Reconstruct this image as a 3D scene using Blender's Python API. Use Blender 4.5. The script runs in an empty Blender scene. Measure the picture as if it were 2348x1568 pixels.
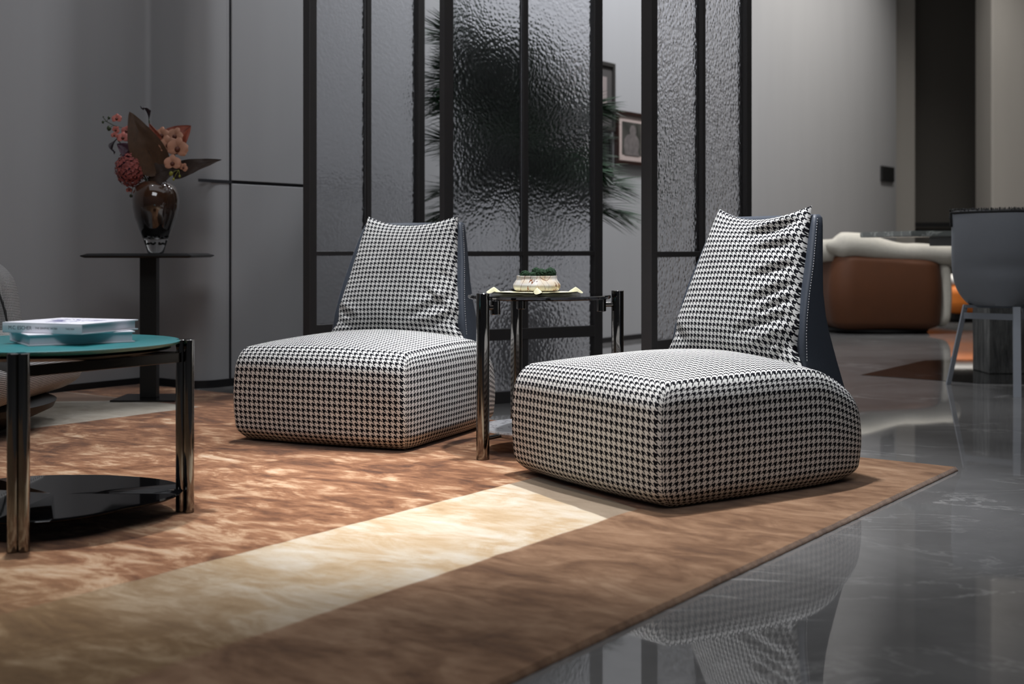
import bpy, bmesh, math, random
from mathutils import Vector, Matrix, noise
random.seed(7)
SC = bpy.context.scene
COL = SC.collection
PI = math.pi
S, C_ = math.sin, math.cos

# ------------------------------------------------------------------ camera, world, exposure
cam_d = bpy.data.cameras.new('camera')
cam = bpy.data.objects.new('camera', cam_d)
COL.objects.link(cam)
cam.location = (0, 0, 0.65)
cam.rotation_euler = (PI/2, 0, 0)
cam_d.sensor_width = 36
cam_d.lens = 2860/2348*36
cam_d.shift_y = -214/2348
cam_d.clip_end = 100
cam_d.dof.use_dof = True
cam_d.dof.focus_distance = 3.7
cam_d.dof.aperture_fstop = 3.6
SC.camera = cam
SC.view_settings.view_transform = 'Standard'
SC.view_settings.look = 'None'
SC.view_settings.gamma = 1
SC.view_settings.exposure = 0.0
SC.cycles.max_bounces = 10
SC.cycles.transmission_bounces = 8
SC.cycles.caustics_refractive = False
SC.cycles.caustics_reflective = False
SC.cycles.sample_clamp_indirect = 4.0

W = bpy.data.worlds.new('world')
SC.world = W
W.use_nodes = True
W.node_tree.nodes['Background'].inputs[0].default_value = (0.82, 0.88, 1.0, 1)
W.node_tree.nodes['Background'].inputs[1].default_value = 0.035

def spot(name, loc, target, energy, size_deg, blend=0.6, color=(1, .97, .94), radius=.06):
    d = bpy.data.lights.new(name, 'SPOT')
    d.energy = energy; d.spot_size = math.radians(size_deg); d.spot_blend = blend
    d.color = color; d.shadow_soft_size = radius
    o = bpy.data.objects.new(name, d); COL.objects.link(o)
    o.location = loc
    o.rotation_euler = (Vector(target)-Vector(loc)).to_track_quat('-Z', 'Y').to_euler()
    return o
def area(name, loc, target, energy, sx, sy, color=(1, 1, 1)):
    d = bpy.data.lights.new(name, 'AREA')
    d.shape = 'RECTANGLE'; d.size = sx; d.size_y = sy; d.energy = energy; d.color = color
    o = bpy.data.objects.new(name, d); COL.objects.link(o)
    o.location = loc
    o.rotation_euler = (Vector(target)-Vector(loc)).to_track_quat('-Z', 'Y').to_euler()
    return o
COOL = (.93, .95, 1.0)
# ceiling spots over the seating group
spot('spot_chairs', (0.35, 3.75, 3.3), (0.30, 3.55, 0), 560, 48, .75, COOL, .05)
spot('spot_left_chair', (-.75, 4.6, 3.3), (-.65, 4.35, 0), 310, 40, .8, COOL, .05)
spot('spot_coffee_table', (-1.15, 3.0, 3.3), (-1.0, 3.0, 0), 340, 40, .8, COOL, .05)
spot('spot_rug', (-.1, 3.3, 3.3), (.0, 3.15, 0), 130, 34, .9, (1, .95, .9), .05)
# soft fill added above the camera to lift the front faces, no real fixture
area('fill_front', (-.6, 0.2, 3.35), (0, 3.8, .2), 42, 2.2, 1.2, COOL)
area('fill_ambient', (.6, 4.6, 4.5), (.6, 4.6, 0), 85, 7.0, 6.0, COOL)  # broad area light added as ambient fill over the seating
area('fill_ambient_far', (4.4, 9.6, 4.5), (4.4, 9.6, 0), 50, 6.0, 5.0, (1, .95, .9))  # same kind of added ambient fill for the far end
# wall washers
def washer(name, x, y, e, deg=50, tx=0, ty=0, col=COOL):
    spot(name, (x, y, 3.3), (x+.35+tx, y+.25+ty, 0), e, deg, .9, col, .08)

# ------------------------------------------------------------------ helpers
A = Vector((.59, .8074, 0)); B = Vector((-.8074, .59, 0)); Z = Vector((0, 0, 1))

def link(o): COL.objects.link(o); return o
def tag(o, label=None, cat=None, group=None, kind=None):
    if label: o['label'] = label
    if cat: o['category'] = cat
    if group: o['group'] = group
    if kind: o['kind'] = kind
    return o
def empty(name, loc=(0, 0, 0), rz=0, label=None, cat=None, group=None):
    o = bpy.data.objects.new(name, None)
    o.empty_display_size = .05
    o.location = loc; o.rotation_euler = (0, 0, rz)
    link(o); tag(o, label, cat, group); return o
def obj(name, bm, mat, parent=None, smooth=True, sharp=None):
    me = bpy.data.meshes.new(name)
    if smooth:
        for f in bm.faces: f.smooth = True
    bm.normal_update()
    bm.to_mesh(me); bm.free()
    if sharp is not None and smooth:
        me.set_sharp_from_angle(angle=math.radians(sharp))
    for m in (mat if isinstance(mat, (list, tuple)) else [mat]): me.materials.append(m)
    o = bpy.data.objects.new(name, me); link(o)
    if parent: o.parent = parent
    return o
def copy_tree(o, parent=None):
    c = o.copy(); COL.objects.link(c)
    if parent: c.parent = parent
    for ch in list(o.children): copy_tree(ch, c)
    return c

def box(bm, c, s, rot=None, bevel=0, seg=2):
    r = bmesh.ops.create_cube(bm, size=1)
    vs = r['verts']
    bmesh.ops.scale(bm, vec=s, verts=vs)
    if bevel:
        es = list({e for v in vs for e in v.link_edges})
        rb = bmesh.ops.bevel(bm, geom=es, offset=bevel, segments=seg, affect='EDGES', profile=.5)
        vs = list({v for f in rb['faces'] for v in f.verts} | {v for v in vs if v.is_valid})
    M = Matrix.Translation(c) @ (rot if rot else Matrix.Identity(4))
    bmesh.ops.transform(bm, matrix=M, verts=vs)
    return vs
def lathe(bm, prof, n=48, c=(0, 0, 0), cap=True, sx=1, sy=1):
    rings = []
    for r, z in prof:
        if r < 1e-6: rings.append([bm.verts.new((c[0], c[1], c[2]+z))])
        else: rings.append([bm.verts.new((c[0]+sx*r*C_(2*PI*i/n), c[1]+sy*r*S(2*PI*i/n), c[2]+z)) for i in range(n)])
    for a, b in zip(rings, rings[1:]):
        for i in range(n):
            j = (i+1) % n
            if len(a) == 1 and len(b) == 1: continue
            if len(a) == 1: bm.faces.new((a[0], b[j], b[i]))
            elif len(b) == 1: bm.faces.new((a[i], a[j], b[0]))
            else: bm.faces.new((a[i], a[j], b[j], b[i]))
    if cap:
        if len(rings[0]) > 1: bm.faces.new(rings[0][::-1])
        if len(rings[-1]) > 1: bm.faces.new(rings[-1])
def tube(bm, pts, rad, n=8, cap=True):
    pts = [Vector(p) for p in pts]
    if not isinstance(rad, (list, tuple)): rad = [rad]*len(pts)
    rings = []; up = None
    for i, p in enumerate(pts):
        t = (pts[min(i+1, len(pts)-1)]-pts[max(i-1, 0)]).normalized()
        if up is None:
            up = Vector((0, 0, 1)) if abs(t.z) < .9 else Vector((1, 0, 0))
        sd = t.cross(up).normalized(); up = sd.cross(t).normalized()
        rings.append([bm.verts.new(p+(sd*C_(2*PI*k/n)+up*S(2*PI*k/n))*rad[i]) for k in range(n)])
    for a, b in zip(rings, rings[1:]):
        for k in range(n):
            j = (k+1) % n; bm.faces.new((a[k], a[j], b[j], b[k]))
    if cap: bm.faces.new(rings[0][::-1]); bm.faces.new(rings[-1])
def tube_cyl(bm, x, y, z0, z1, r, n=32, bev=.0015):
    lathe(bm, [(0, z0), (r-bev, z0), (r, z0+bev), (r, z1-bev), (r-bev, z1), (0, z1)], n, (x, y, 0), cap=False)
def prism(bm, pts, z0, z1):
    a = [bm.verts.new((p[0], p[1], z0)) for p in pts]; b = [bm.verts.new((p[0], p[1], z1)) for p in pts]
    n = len(pts)
    bm.faces.new(a[::-1]); bm.faces.new(b)
    for i in range(n):
        j = (i+1) % n; bm.faces.new((a[i], a[j], b[j], b[i]))
def grid(bm, nu, nv, fn, uvfn=None, uvl=None, flip=False, closed_u=False):
    vs = [[bm.verts.new(fn(i/nu, j/nv)) for j in range(nv+1)] for i in range(nu if closed_u else nu+1)]
    n = len(vs)
    for i in range(nu):
        for j in range(nv):
            k = [(i, j), ((i+1), j), ((i+1), j+1), (i, j+1)]
            if flip: k = k[::-1]
            try: f = bm.faces.new([vs[a % n][b] for a, b in k])
            except ValueError: continue
            if uvl:
                for l, (a, b) in zip(f.loops, k): l[uvl].uv = uvfn(a/nu, b/nv)
    return vs
def weld(bm, d=1e-5): bmesh.ops.remove_doubles(bm, verts=bm.verts, dist=d)

# ------------------------------------------------------------------ materials
class NT:
    def __init__(s, name):
        s.m = bpy.data.materials.new(name); s.m.use_nodes = True
        s.t = s.m.node_tree; s.b = s.t.nodes['Principled BSDF']
    def n(s, typ, **kw):
        x = s.t.nodes.new(typ)
        for k, v in kw.items():
            if k in x.inputs: s.set(x.inputs[k], v)
            else: setattr(x, k, v)
        return x
    def set(s, inp, v):
        if isinstance(v, bpy.types.NodeSocket): s.t.links.new(v, inp)
        else: inp.default_value = v
    def math(s, op, a, b=None, c=None, clamp=False):
        x = s.t.nodes.new('ShaderNodeMath'); x.operation = op; x.use_clamp = clamp
        s.set(x.inputs[0], a)
        if b is not None: s.set(x.inputs[1], b)
        if c is not None: s.set(x.inputs[2], c)
        return x.outputs[0]
    def mix(s, f, a, b):
        x = s.t.nodes.new('ShaderNodeMix'); x.data_type = 'RGBA'
        s.set(x.inputs[0], f); s.set(x.inputs[6], a); s.set(x.inputs[7], b)
        return x.outputs[2]
    def coord(s, which='Object'):
        return s.t.nodes.new('ShaderNodeTexCoord').outputs[which]
    def mapping(s, v, scale=(1, 1, 1), rot=(0, 0, 0), loc=(0, 0, 0)):
        x = s.t.nodes.new('ShaderNodeMapping'); s.set(x.inputs[0], v)
        x.inputs['Scale'].default_value = scale; x.inputs['Rotation'].default_value = rot; x.inputs['Location'].default_value = loc
        return x.outputs[0]
    def noise(s, v, scale, detail=3, rough=.5, dist=0, out=0):
        x = s.t.nodes.new('ShaderNodeTexNoise'); s.set(x.inputs['Vector'], v)
        x.inputs['Scale'].default_value = scale; x.inputs['Detail'].default_value = detail
        x.inputs['Roughness'].default_value = rough; x.inputs['Distortion'].default_value = dist
        return x.outputs[out]
    def ramp(s, f, stops, interp='LINEAR'):
        x = s.t.nodes.new('ShaderNodeValToRGB'); s.set(x.inputs[0], f); x.color_ramp.interpolation = interp
        e = x.color_ramp.elements
        while len(e) < len(stops): e.new(.5)
        for k, (p, c) in zip(e, stops):
            k.position = p; k.color = c if len(c) == 4 else (*c, 1)
        return x.outputs[0]
    def bump(s, h, strength=.5, dist=.01, normal=None):
        x = s.t.nodes.new('ShaderNodeBump'); s.set(x.inputs['Height'], h)
        x.inputs['Strength'].default_value = strength; x.inputs['Distance'].default_value = dist
        if normal: s.set(x.inputs['Normal'], normal)
        return x.outputs[0]
    def p(s, **kw):
        names = dict(col='Base Color', rough='Roughness', metal='Metallic', spec='Specular IOR Level', ior='IOR', trans='Transmission Weight',
                     coat='Coat Weight', coatr='Coat Roughness', sheen='Sheen Weight', sheenr='Sheen Roughness', nrm='Normal', alpha='Alpha', sss='Subsurface Weight')
        for k, v in kw.items():
            if k == 'col' and not isinstance(v, bpy.types.NodeSocket) and len(v) == 3: v = (*v, 1)
            s.set(s.b.inputs[names[k]], v)
        return s

def simple(name, col, rough=.5, metal=0, var=.06, nscale=30, bump=0, **kw):
    k = NT(name); o = k.coord()
    f = k.noise(o, nscale, 3)
    c = k.mix(f, tuple(x*(1-var) for x in col)+(1,), tuple(min(1, x*(1+var)) for x in col)+(1,))
    k.p(col=c, rough=rough, metal=metal, **kw)
    if bump: k.p(nrm=k.bump(k.noise(o, nscale*8, 4), .4, bump))
    return k.m

def houndstooth(name, period, dark=(.006, .006, .009), light=(.76, .75, .72), wob=.0):
    k = NT(name); uv = k.coord('UV')
    n1 = k.noise(uv, 900, 2, out=1)
    sub = k.n('ShaderNodeVectorMath', operation='SUBTRACT'); k.set(sub.inputs[0], n1); sub.inputs[1].default_value = (.5, .5, .5)
    sc = k.n('ShaderNodeVectorMath', operation='SCALE'); k.set(sc.inputs[0], sub.outputs[0]); sc.inputs['Scale'].default_value = .0022
    ad = k.n('ShaderNodeVectorMath', operation='ADD'); k.set(ad.inputs[0], uv); k.set(ad.inputs[1], sc.outputs[0])
    sep = k.n('ShaderNodeSeparateXYZ'); k.set(sep.inputs[0], ad.outputs[0])
    u = k.math('DIVIDE', sep.outputs[0], period); v = k.math('DIVIDE', sep.outputs[1], period)
    fu = k.math('LESS_THAN', k.math('FRACT', u), .5); fv = k.math('LESS_THAN', k.math('FRACT', v), .5)
    tw = k.math('LESS_THAN', k.math('FRACT', k.math('MULTIPLY', k.math('ADD', u, v), 2.0)), .5)
    # tw picks warp (fu) else weft (fv)
    inv = k.math('SUBTRACT', 1.0, tw)
    d = k.math('ADD', k.math('MULTIPLY', tw, fu), k.math('MULTIPLY', inv, fv), clamp=True)
    yarn = k.noise(uv, 1500, 2)
    lc = k.mix(yarn, tuple(x*.8 for x in light)+(1,), tuple(min(1, x*1.15) for x in light)+(1,))
    dc = k.mix(yarn, tuple(x*.5 for x in dark)+(1,), tuple(x*1.6 for x in dark)+(1,))
    k.p(col=k.mix(d, lc, dc), rough=.9, spec=.12)
    # ribbed weave relief
    wv = k.n('ShaderNodeTexWave'); k.set(wv.inputs['Vector'], k.mapping(uv, rot=(0, 0, PI/4)))
    wv.inputs['Scale'].default_value = 160
    h = k.math('ADD', k.math('MULTIPLY', wv.outputs['Fac'], .4), yarn)
    k.p(nrm=k.bump(h, .35, .0012))
    return k.m
M_hound = houndstooth('houndstooth_wool', .0187)

def tweed():
    k = NT('black_white_tweed'); uv = k.coord('UV')
    v = k.n('ShaderNodeTexChecker'); k.set(v.inputs['Vector'], k.mapping(uv, rot=(0, 0, PI/4), scale=(1, 1, 1)))
    v.inputs['Scale'].default_value = 230
    n = k.noise(uv, 700, 2)
    f = k.math('GREATER_THAN', k.math('ADD', k.math('MULTIPLY', v.outputs['Fac'], .55), n), .78)
    k.p(col=k.mix(f, (.012, .012, .014, 1), (.62, .61, .60, 1)), rough=.9, spec=.1)
    k.p(nrm=k.bump(k.math('ADD', v.outputs['Fac'], n), .5, .0015))
    return k.m
M_tweed = tweed()
M_leather = simple('slate_leather', (.052, .062, .080), .48, var=.05, nscale=20, bump=.0006, spec=.4)
M_thread = simple('light_thread', (.45, .45, .45), .8)
M_blackmetal = simple('black_powdercoat', (.012, .012, .012), .42, .3, bump=.0002)
M_screenmetal = simple('dark_bronze_frame', (.055, .052, .052), .45, .2, bump=.0002)
M_chrome = simple('smoked_chrome', (.22, .21, .20), .06, 1.0, var=.03)
M_darkrail = simple('dark_nickel_rail', (.05, .046, .042), .18, 1.0)
M_teal = simple('teal_lacquer', (.022, .17, .18), .35, var=.04, nscale=12, coat=.2)
M_blackgloss = simple('black_gloss_stone', (.004, .0042, .0048), .035, spec=.5)
M_black = simple('matte_black', (.008, .008, .008), .6)
M_bookwhite = simple('white_book_cover', (.80, .79, .84), .38, var=.02)
M_pages = NT('book_pages')
_o = M_pages.coord(); _w = M_pages.n('ShaderNodeTexWave'); M_pages.set(_w.inputs['Vector'], _o); _w.bands_direction = 'Z'; _w.inputs['Scale'].default_value = 120; _w.inputs['Distortion'].default_value = 1
M_pages.p(col=M_pages.mix(_w.outputs['Fac'], (.50, .51, .56, 1), (.66, .67, .72, 1)), rough=.8); M_pages = M_pages.m
M_ink = simple('grey_ink', (.10, .10, .12), .6)
M_inkblue = simple('violet_ink', (.10, .09, .30), .5)
M_napkin = simple('pale_yellow_cloth', (.72, .68, .44), .7, var=.05, nscale=60, bump=.0004)
M_napkin_in = simple('olive_cloth_edge', (.42, .41, .26), .8, var=.1)
M_smokeglass = NT('smoked_glass'); M_smokeglass.p(col=(.25, .25, .26), rough=.02, trans=1.0, ior=1.45); M_smokeglass = M_smokeglass.m
M_glassclear = NT('clear_glass'); M_glassclear.p(col=(.80, .80, .80), rough=.0, trans=1.0, ior=1.5); M_glassclear = M_glassclear.m
M_amber = NT('brown_cased_glass'); _o = M_amber.coord()
_s = M_amber.n('ShaderNodeSeparateXYZ'); M_amber.set(_s.inputs[0], _o)
_f = M_amber.math('MULTIPLY_ADD', M_amber.math('ADD', _s.outputs[2], M_amber.math('MULTIPLY', M_amber.noise(M_amber.mapping(_o, scale=(1, 1, .35)), 14, 3), .12)), 6.0, -1.15, clamp=True)
M_amber.p(col=M_amber.mix(_f, (.004, .003, .003, 1), (.085, .042, .024, 1)), rough=.10, coat=1.0, coatr=.02); M_amber = M_amber.m
M_skirt = simple('black_baseboard', (.012, .012, .013), .35)
M_gap = simple('black_shadow_gap', (.006, .006, .009), .7)

def marble_white(name, base, vein, sc, warm=None):
    k = NT(name); o = k.coord()
    n = k.noise(o, sc, 5, .6, 1.2)
    r = k.ramp(n, [(.0, (0, 0, 0)), (.47, (0, 0, 0)), (.5, (1, 1, 1)), (.53, (0, 0, 0)), (1, (0, 0, 0))])
    n2 = k.noise(o, sc*.6, 3)
    c = k.mix(n2, (*base, 1), (*(warm or tuple(x*.6 for x in base)), 1))
    k.p(col=k.mix(k.math('MULTIPLY', r, .8), c, (*vein, 1)), rough=.25, coat=.3)
    return k.m
M_marble = marble_white('white_marble', (.72, .72, .72), (.30, .29, .30), 7, (.55, .55, .57))
M_slab = marble_white('grey_green_marble', (.20, .21, .19), (.50, .52, .48), 5, (.12, .13, .12))
def bowl_mat():
    k = NT('veined_cream_marble'); o = k.coord()
    def veins(sc, w, off):
        n = k.noise(k.mapping(o, scale=(1, 1, .45), loc=off), sc, 2, .5, .9)
        d = k.math('ABSOLUTE', k.math('SUBTRACT', n, .5))
        return k.math('LESS_THAN', d, w)
    v1 = veins(14, .010, (0, 0, 0)); v2 = veins(19, .006, (3, 1, 2))
    cloud = k.noise(o, 22, 3)
    base = k.mix(k.ramp(cloud, [(.45, (0, 0, 0)), (.75, (1, 1, 1))]), (.92, .88, .82, 1), (.85, .66, .42, 1))
    c = k.mix(v1, base, (.28, .10, .04, 1)); c = k.mix(v2, c, (.22, .12, .10, 1))
    k.p(col=c, rough=.25, coat=.3)
    return k.m
M_bowl = bowl_mat()
M_moss = simple('deep_green_moss', (.004, .026, .006), .95, var=.8, nscale=160, bump=.002)

def wall_mat(name, col):
    k = NT(name); o = k.coord()
    n = k.noise(k.mapping(o, scale=(1, 1, .12)), 5, 3, .5)
    c = k.mix(n, tuple(x*.93 for x in col)+(1,), tuple(x*1.05 for x in col)+(1,))
    k.p(col=c, rough=.62, spec=.3, nrm=k.bump(k.noise(o, 160, 3), .12, .001))
    return k.m
M_wall = wall_mat('grey_plaster_wall', (.36, .36, .365))
M_wall2 = wall_mat('dark_taupe_panel', (.13, .12, .105))
M_col = wall_mat('warm_grey_panel', (.36, .34, .31))
M_ceil = simple('dark_ceiling', (.08, .08, .08), .9)

def floor_mat(name, a, b, vein, rough=.06, spec=.5):
    k = NT(name); o = k.coord()
    n = k.noise(o, 1.6, 6, .62, .6)
    base = k.mix(k.ramp(n, [(.3, (0, 0, 0)), (.72, (1, 1, 1))]), (*a, 1), (*b, 1))
    n2 = k.noise(k.mapping(o, rot=(0, 0, .5), scale=(1, 2.2, 1)), 1.4, 7, .6, 1.4)
    d = k.math('ABSOLUTE', k.math('SUBTRACT', n2, .5))
    v = k.ramp(d, [(0, (1, 1, 1)), (.016, (0, 0, 0))])
    mask = k.ramp(k.noise(o, 2.3, 2), [(.45, (0, 0, 0)), (.62, (1, 1, 1))])
    c = k.mix(k.math('MULTIPLY', k.math('MULTIPLY', v, mask), .42), base, (*vein, 1))
    fine = k.noise(o, 9, 8, .7, .8)
    c2 = k.mix(k.math('MULTIPLY', fine, .35), c, (a[0]*.4, a[1]*.4, a[2]*.4, 1))
    # tile joints
    k.p(col=c2, rough=k.math('MULTIPLY_ADD', fine, .025, rough), spec=spec)
    return k.m
M_floor = floor_mat('polished_grey_marble', (.120, .117, .114), (.196, .191, .186), (.55, .54, .52), .020, .30)
M_inlay = floor_mat('black_mirror_marble', (.010, .010, .010), (.016, .015, .014), (.10, .10, .10), .02, .9)

def rug_mat():
    # object space of the rug: x = distance s from the right-hand corner towards the viewer, y = t across, metres
    k = NT('hand_tufted_rug'); o = k.coord()
    sep = k.n('ShaderNodeSeparateXYZ'); k.set(sep.inputs[0], o); s, t = sep.outputs[0], sep.outputs[1]
    wob = k.math('MULTIPLY', k.math('SUBTRACT', k.noise(o, 9, 3), .5), .016)
    tw = k.math('ADD', t, wob); sw = k.math('ADD', s, wob)
    def step(v, e, soft=.006): # 0 below e, 1 above
        return k.math('MULTIPLY_ADD', k.math('SUBTRACT', v, e), 1/soft, .5, clamp=True)
    # streaky pile, long direction across the stripes
    st = k.noise(k.mapping(o, rot=(0, 0, -.62), scale=(8.0, 4.6, 1)), 1.0, 8, .66, .8)
    st2 = k.noise(k.mapping(o, rot=(0, 0, -.62), scale=(34, 12, 1)), 1.0, 4, .6, .3)
    stk = k.math('ADD', k.math('MULTIPLY', st, .72), k.math('MULTIPLY', st2, .28))
    big = k.noise(o, 1.1, 3, .5, .5)
    # rust field, paler towards the viewer
    dist = k.math('MULTIPLY_ADD', s, .42, -.38, clamp=True)
    rust = k.ramp(k.math('ADD', stk, k.math('MULTIPLY', k.math('SUBTRACT', dist, .5), .10)),
                  [(.33, (.085, .030, .011)), (.42, (.20, .078, .030)), (.495, (.34, .155, .070)), (.56, (.57, .35, .20)), (.67, (.74, .55, .38))])
    cream = k.ramp(stk, [(.30, (.46, .30, .15)), (.44, (.62, .45, .27)), (.54, (.72, .60, .44)), (.68, (.80, .73, .62))])
    near = k.math('MULTIPLY_ADD', k.math('ADD', s, k.math('MULTIPLY', k.math('SUBTRACT', big, .5), 1.2)), 1/.55, -1.80/.55, clamp=True)
    ochre = k.ramp(stk, [(.32, (.14, .072, .026)), (.48, (.25, .145, .060)), (.57, (.38, .25, .13)), (.7, (.58, .44, .29))])
    cream = k.mix(near, cream, ochre)
    brown = k.ramp(stk, [(.32, (.090, .038, .016)), (.44, (.19, .094, .043)), (.54, (.29, .160, .084)), (.68, (.43, .27, .16))])
    beige = k.ramp(stk, [(.3, (.30, .25, .19)), (.5, (.46, .41, .33)), (.7, (.62, .58, .50))])
    grey = k.ramp(stk, [(.3, (.23, .17, .11)), (.7, (.36, .28, .20))])
    c = rust
    # cream band t .455 - .905, s beyond slanted end
    endl = k.math('ADD', sw, k.math('MULTIPLY', k.math('SUBTRACT', t, .455), .476))      # s + .476 (t-.455)
    band = k.math('MULTIPLY', step(tw, .455), k.math('SUBTRACT', 1, step(tw, .902)))
    # band fades out into the field far along s
    fade = k.math('SUBTRACT', 1, k.math('MULTIPLY_ADD', s, 1/.45, -2.15/.45, clamp=True))
    c = k.mix(k.math('MULTIPLY', band, step(endl, 1.068)), c, grey)
    c = k.mix(k.math('MULTIPLY', band, step(endl, 1.202)), c, cream)
    c = k.mix(k.math('SUBTRACT', 1, step(tw, .455, .012)), c, brown)
    # near zone: everything beyond s>2.2 turns to soft ochre
    zn = k.math('MULTIPLY', k.math('MULTIPLY_ADD', k.math('ADD', s, k.math('MULTIPLY', big, .5)), 1/.3, -2.45/.3, clamp=True), step(tw, .455, .05))
    c = k.mix(k.math('MULTIPLY', zn, .8), c, ochre)
    # beige block at the far left with brown triangle
    bz = k.math('MULTIPLY', step(tw, 2.887), step(sw, .402))
    c = k.mix(bz, c, beige)
    tri = k.math('MULTIPLY', step(tw, 3.36), k.math('MULTIPLY', step(sw, .41), k.math('SUBTRACT', 1, step(k.math('SUBTRACT', sw, k.math('MULTIPLY', k.math('SUBTRACT', t, 3.36), .9)), .50))))
    c = k.mix(tri, c, k.mix(stk, (.10, .05, .03, 1), (.30, .18, .11, 1)))
    pile = k.noise(o, 420, 2, .6)
    c = k.mix(k.math('MULTIPLY', k.math('SUBTRACT', 1, pile), .38), c, (.05, .028, .015, 1))
    k.p(col=c, rough=.95, spec=.08, sheen=.25, sheenr=.5)
    h = k.math('ADD', k.math('MULTIPLY', pile, .6), k.math('MULTIPLY', k.noise(o, 60, 3), .5))
    k.p(nrm=k.bump(h, .55, .006))
    return k.m
M_rug = rug_mat()

def pebble_glass():
    k = NT('pebbled_glass'); o = k.coord()
    v = k.n('ShaderNodeTexVoronoi', feature='SMOOTH_F1'); k.set(v.inputs['Vector'], k.mapping(o, scale=(1, 0, .9)))
    v.inputs['Scale'].default_value = 74; v.inputs['Smoothness'].default_value = .35; v.inputs['Randomness'].default_value = 1
    n = k.noise(k.mapping(o, scale=(1, 0, 1)), 60, 2, .5)
    g = k.n('ShaderNodeSeparateXYZ'); k.set(g.inputs[0], o)
    face = k.math('LESS_THAN', g.outputs[1], 0.0)           # relief on the viewer's side only, plain back
    h = k.math('MULTIPLY', k.math('ADD', v.outputs['Distance'], k.math('MULTIPLY', n, .25)), face)
    k.p(col=(.90, .91, .94), rough=.19, trans=1.0, ior=1.45, nrm=k.bump(h, .7, .0042))
    return k.m
M_glass = pebble_glass()
M_orange = simple('burnt_orange_velvet', (.085, .023, .002), .7, var=.1, nscale=14, sheen=.03, bump=.0005)
M_fleece = simple('cream_boucle', (.52, .49, .42), .95, var=.12, nscale=50, bump=.006)
M_greyshell = simple('blue_grey_shell', (.30, .32, .35), .5, var=.03)
M_greyleg = simple('blue_grey_metal', (.28, .30, .33), .45, .2)
M_rough = NT('rough_cast_stone'); _o = M_rough.coord()
_n = M_rough.noise(M_rough.mapping(_o, scale=(3, 3, .5)), 9, 6, .7, .4)
M_rough.p(col=M_rough.ramp(_n, [(.35, (.035, .036, .036)), (.6, (.16, .16, .15))]), rough=.8, nrm=M_rough.bump(_n, .8, .02)); M_rough = M_rough.m
M_picframe = simple('dark_mahogany_frame', (.022, .010, .008), .3, coat=.3)
M_mat = simple('pinkish_mount', (.42, .34, .31), .8)
M_white = simple('bright_cream_cover', (.8, .78, .74), .7)
M_pot = simple('light_grey_pot', (.34, .34, .35), .6)
M_soil = simple('soil', (.02, .014, .01), .95, bump=.004)

# ------------------------------------------------------------------ setting
K2 = Vector((-1.447, 5.755, 0))
def wallpt(s, off=0, z=0): return K2 + A*s - B.cross(Z).cross(Z)*0 + (A.cross(Z).normalized())*off + Z*z   # off>0 towards the viewer
NW = A.cross(Z).normalized()     # normal of the long wall pointing to the viewer side

bm = bmesh.new(); box(bm, (3, 5, -.05), (34, 34, .1)); floor = obj('floor', bm, M_floor, smooth=False); tag(floor, kind='structure')
bm = bmesh.new(); box(bm, (3, 6, 4.65), (26, 26, .1)); tag(obj('ceiling', bm, M_ceil, smooth=False), kind='structure')

# rug
RC = Vector((1.3053, 3.6494, 0))
rug = None
bm = bmesh.new()
LS, LT = 4.3, 3.80
nx, ny = 200, 180
def rugtop(u, v):
    s_, t_ = u*LS, v*LT
    e = min(s_, t_, LS-s_, LT-t_)
    z = .012*min(1, (e/.008+.25)) if e < .008 else .012
    z += .0007*noise.noise(Vector((s_*14, t_*14, 0)))
    return (s_+.002*noise.noise(Vector((s_*60, t_*60, 3)))*(e < .02), t_+.002*noise.noise(Vector((s_*60, t_*60, 9)))*(e < .02), z)
us = sorted(set([0, .003, .006, .009]+[i/nx*LS for i in range(1, nx)]+[LS-.008, LS])); vs_ = sorted(set([0, .003, .006, .009]+[i/ny*LT for i in range(1, ny)]+[LT-.008, LT]))
vv = [[bm.verts.new(rugtop(a/LS, b/LT)) for b in vs_] for a in us]
for i in range(len(us)-1):
    for j in range(len(vs_)-1): bm.faces.new((vv[i][j], vv[i][j+1], vv[i+1][j+1], vv[i+1][j]))
bd = [e for e in bm.edges if e.is_boundary]
ex = bmesh.ops.extrude_edge_only(bm, edges=bd)
nv = [v for v in ex['geom'] if isinstance(v, bmesh.types.BMVert)]
for v in nv: v.co.z = .0005
bmesh.ops.contextual_create(bm, geom=[e for e in bm.edges if e.is_boundary])
bmesh.ops.recalc_face_normals(bm, faces=bm.faces)
rug = obj('rug', bm, M_rug, smooth=True, sharp=50)
# local x axis -> -A, local y axis -> B
rug.location = RC
rug.rotation_euler = (0, 0, math.atan2(-A.y, -A.x))
rug.scale = (1, -1, 1)
tag(rug, 'large hand-tufted rug in rust, cream and brown blocks under the seating', 'rug')

# walls -------------------------------------------------------------
def wall_box(name, p, q, th, mat, h=4.6, z0=0, back=None):
    p = Vector(p); q = Vector(q); d = (q-p); L = d.length; d.normalize()
    n = d.cross(Z)                          # viewer side for walls drawn left to right
    bm = bmesh.new()
    pts = [p, q, q-n*th, p-n*th]
    prism(bm, [(a.x, a.y) for a in pts][::-1], z0, h)
    bmesh.ops.recalc_face_normals(bm, faces=bm.faces)
    o = obj(name, bm, mat, smooth=False); tag(o, kind='structure'); return o
def rounded_path(pts, r, n=8):
    out = []
    for i, p in enumerate(pts):
        p = Vector(p)
        if i in (0, len(pts)-1) or r[i] == 0: out.append(p); continue
        a = (Vector(pts[i-1])-p).normalized(); b = (Vector(pts[i+1])-p).normalized()
        for k in range(n+1):
            t = k/n
            out.append((p+a*r[i])*(1-t)**2+p*2*t*(1-t)+(p+b*r[i])*t*t)
    return out
K1 = Vector((-1.745, 5.99, 0))
LW = K1 - A*4.2
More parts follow.
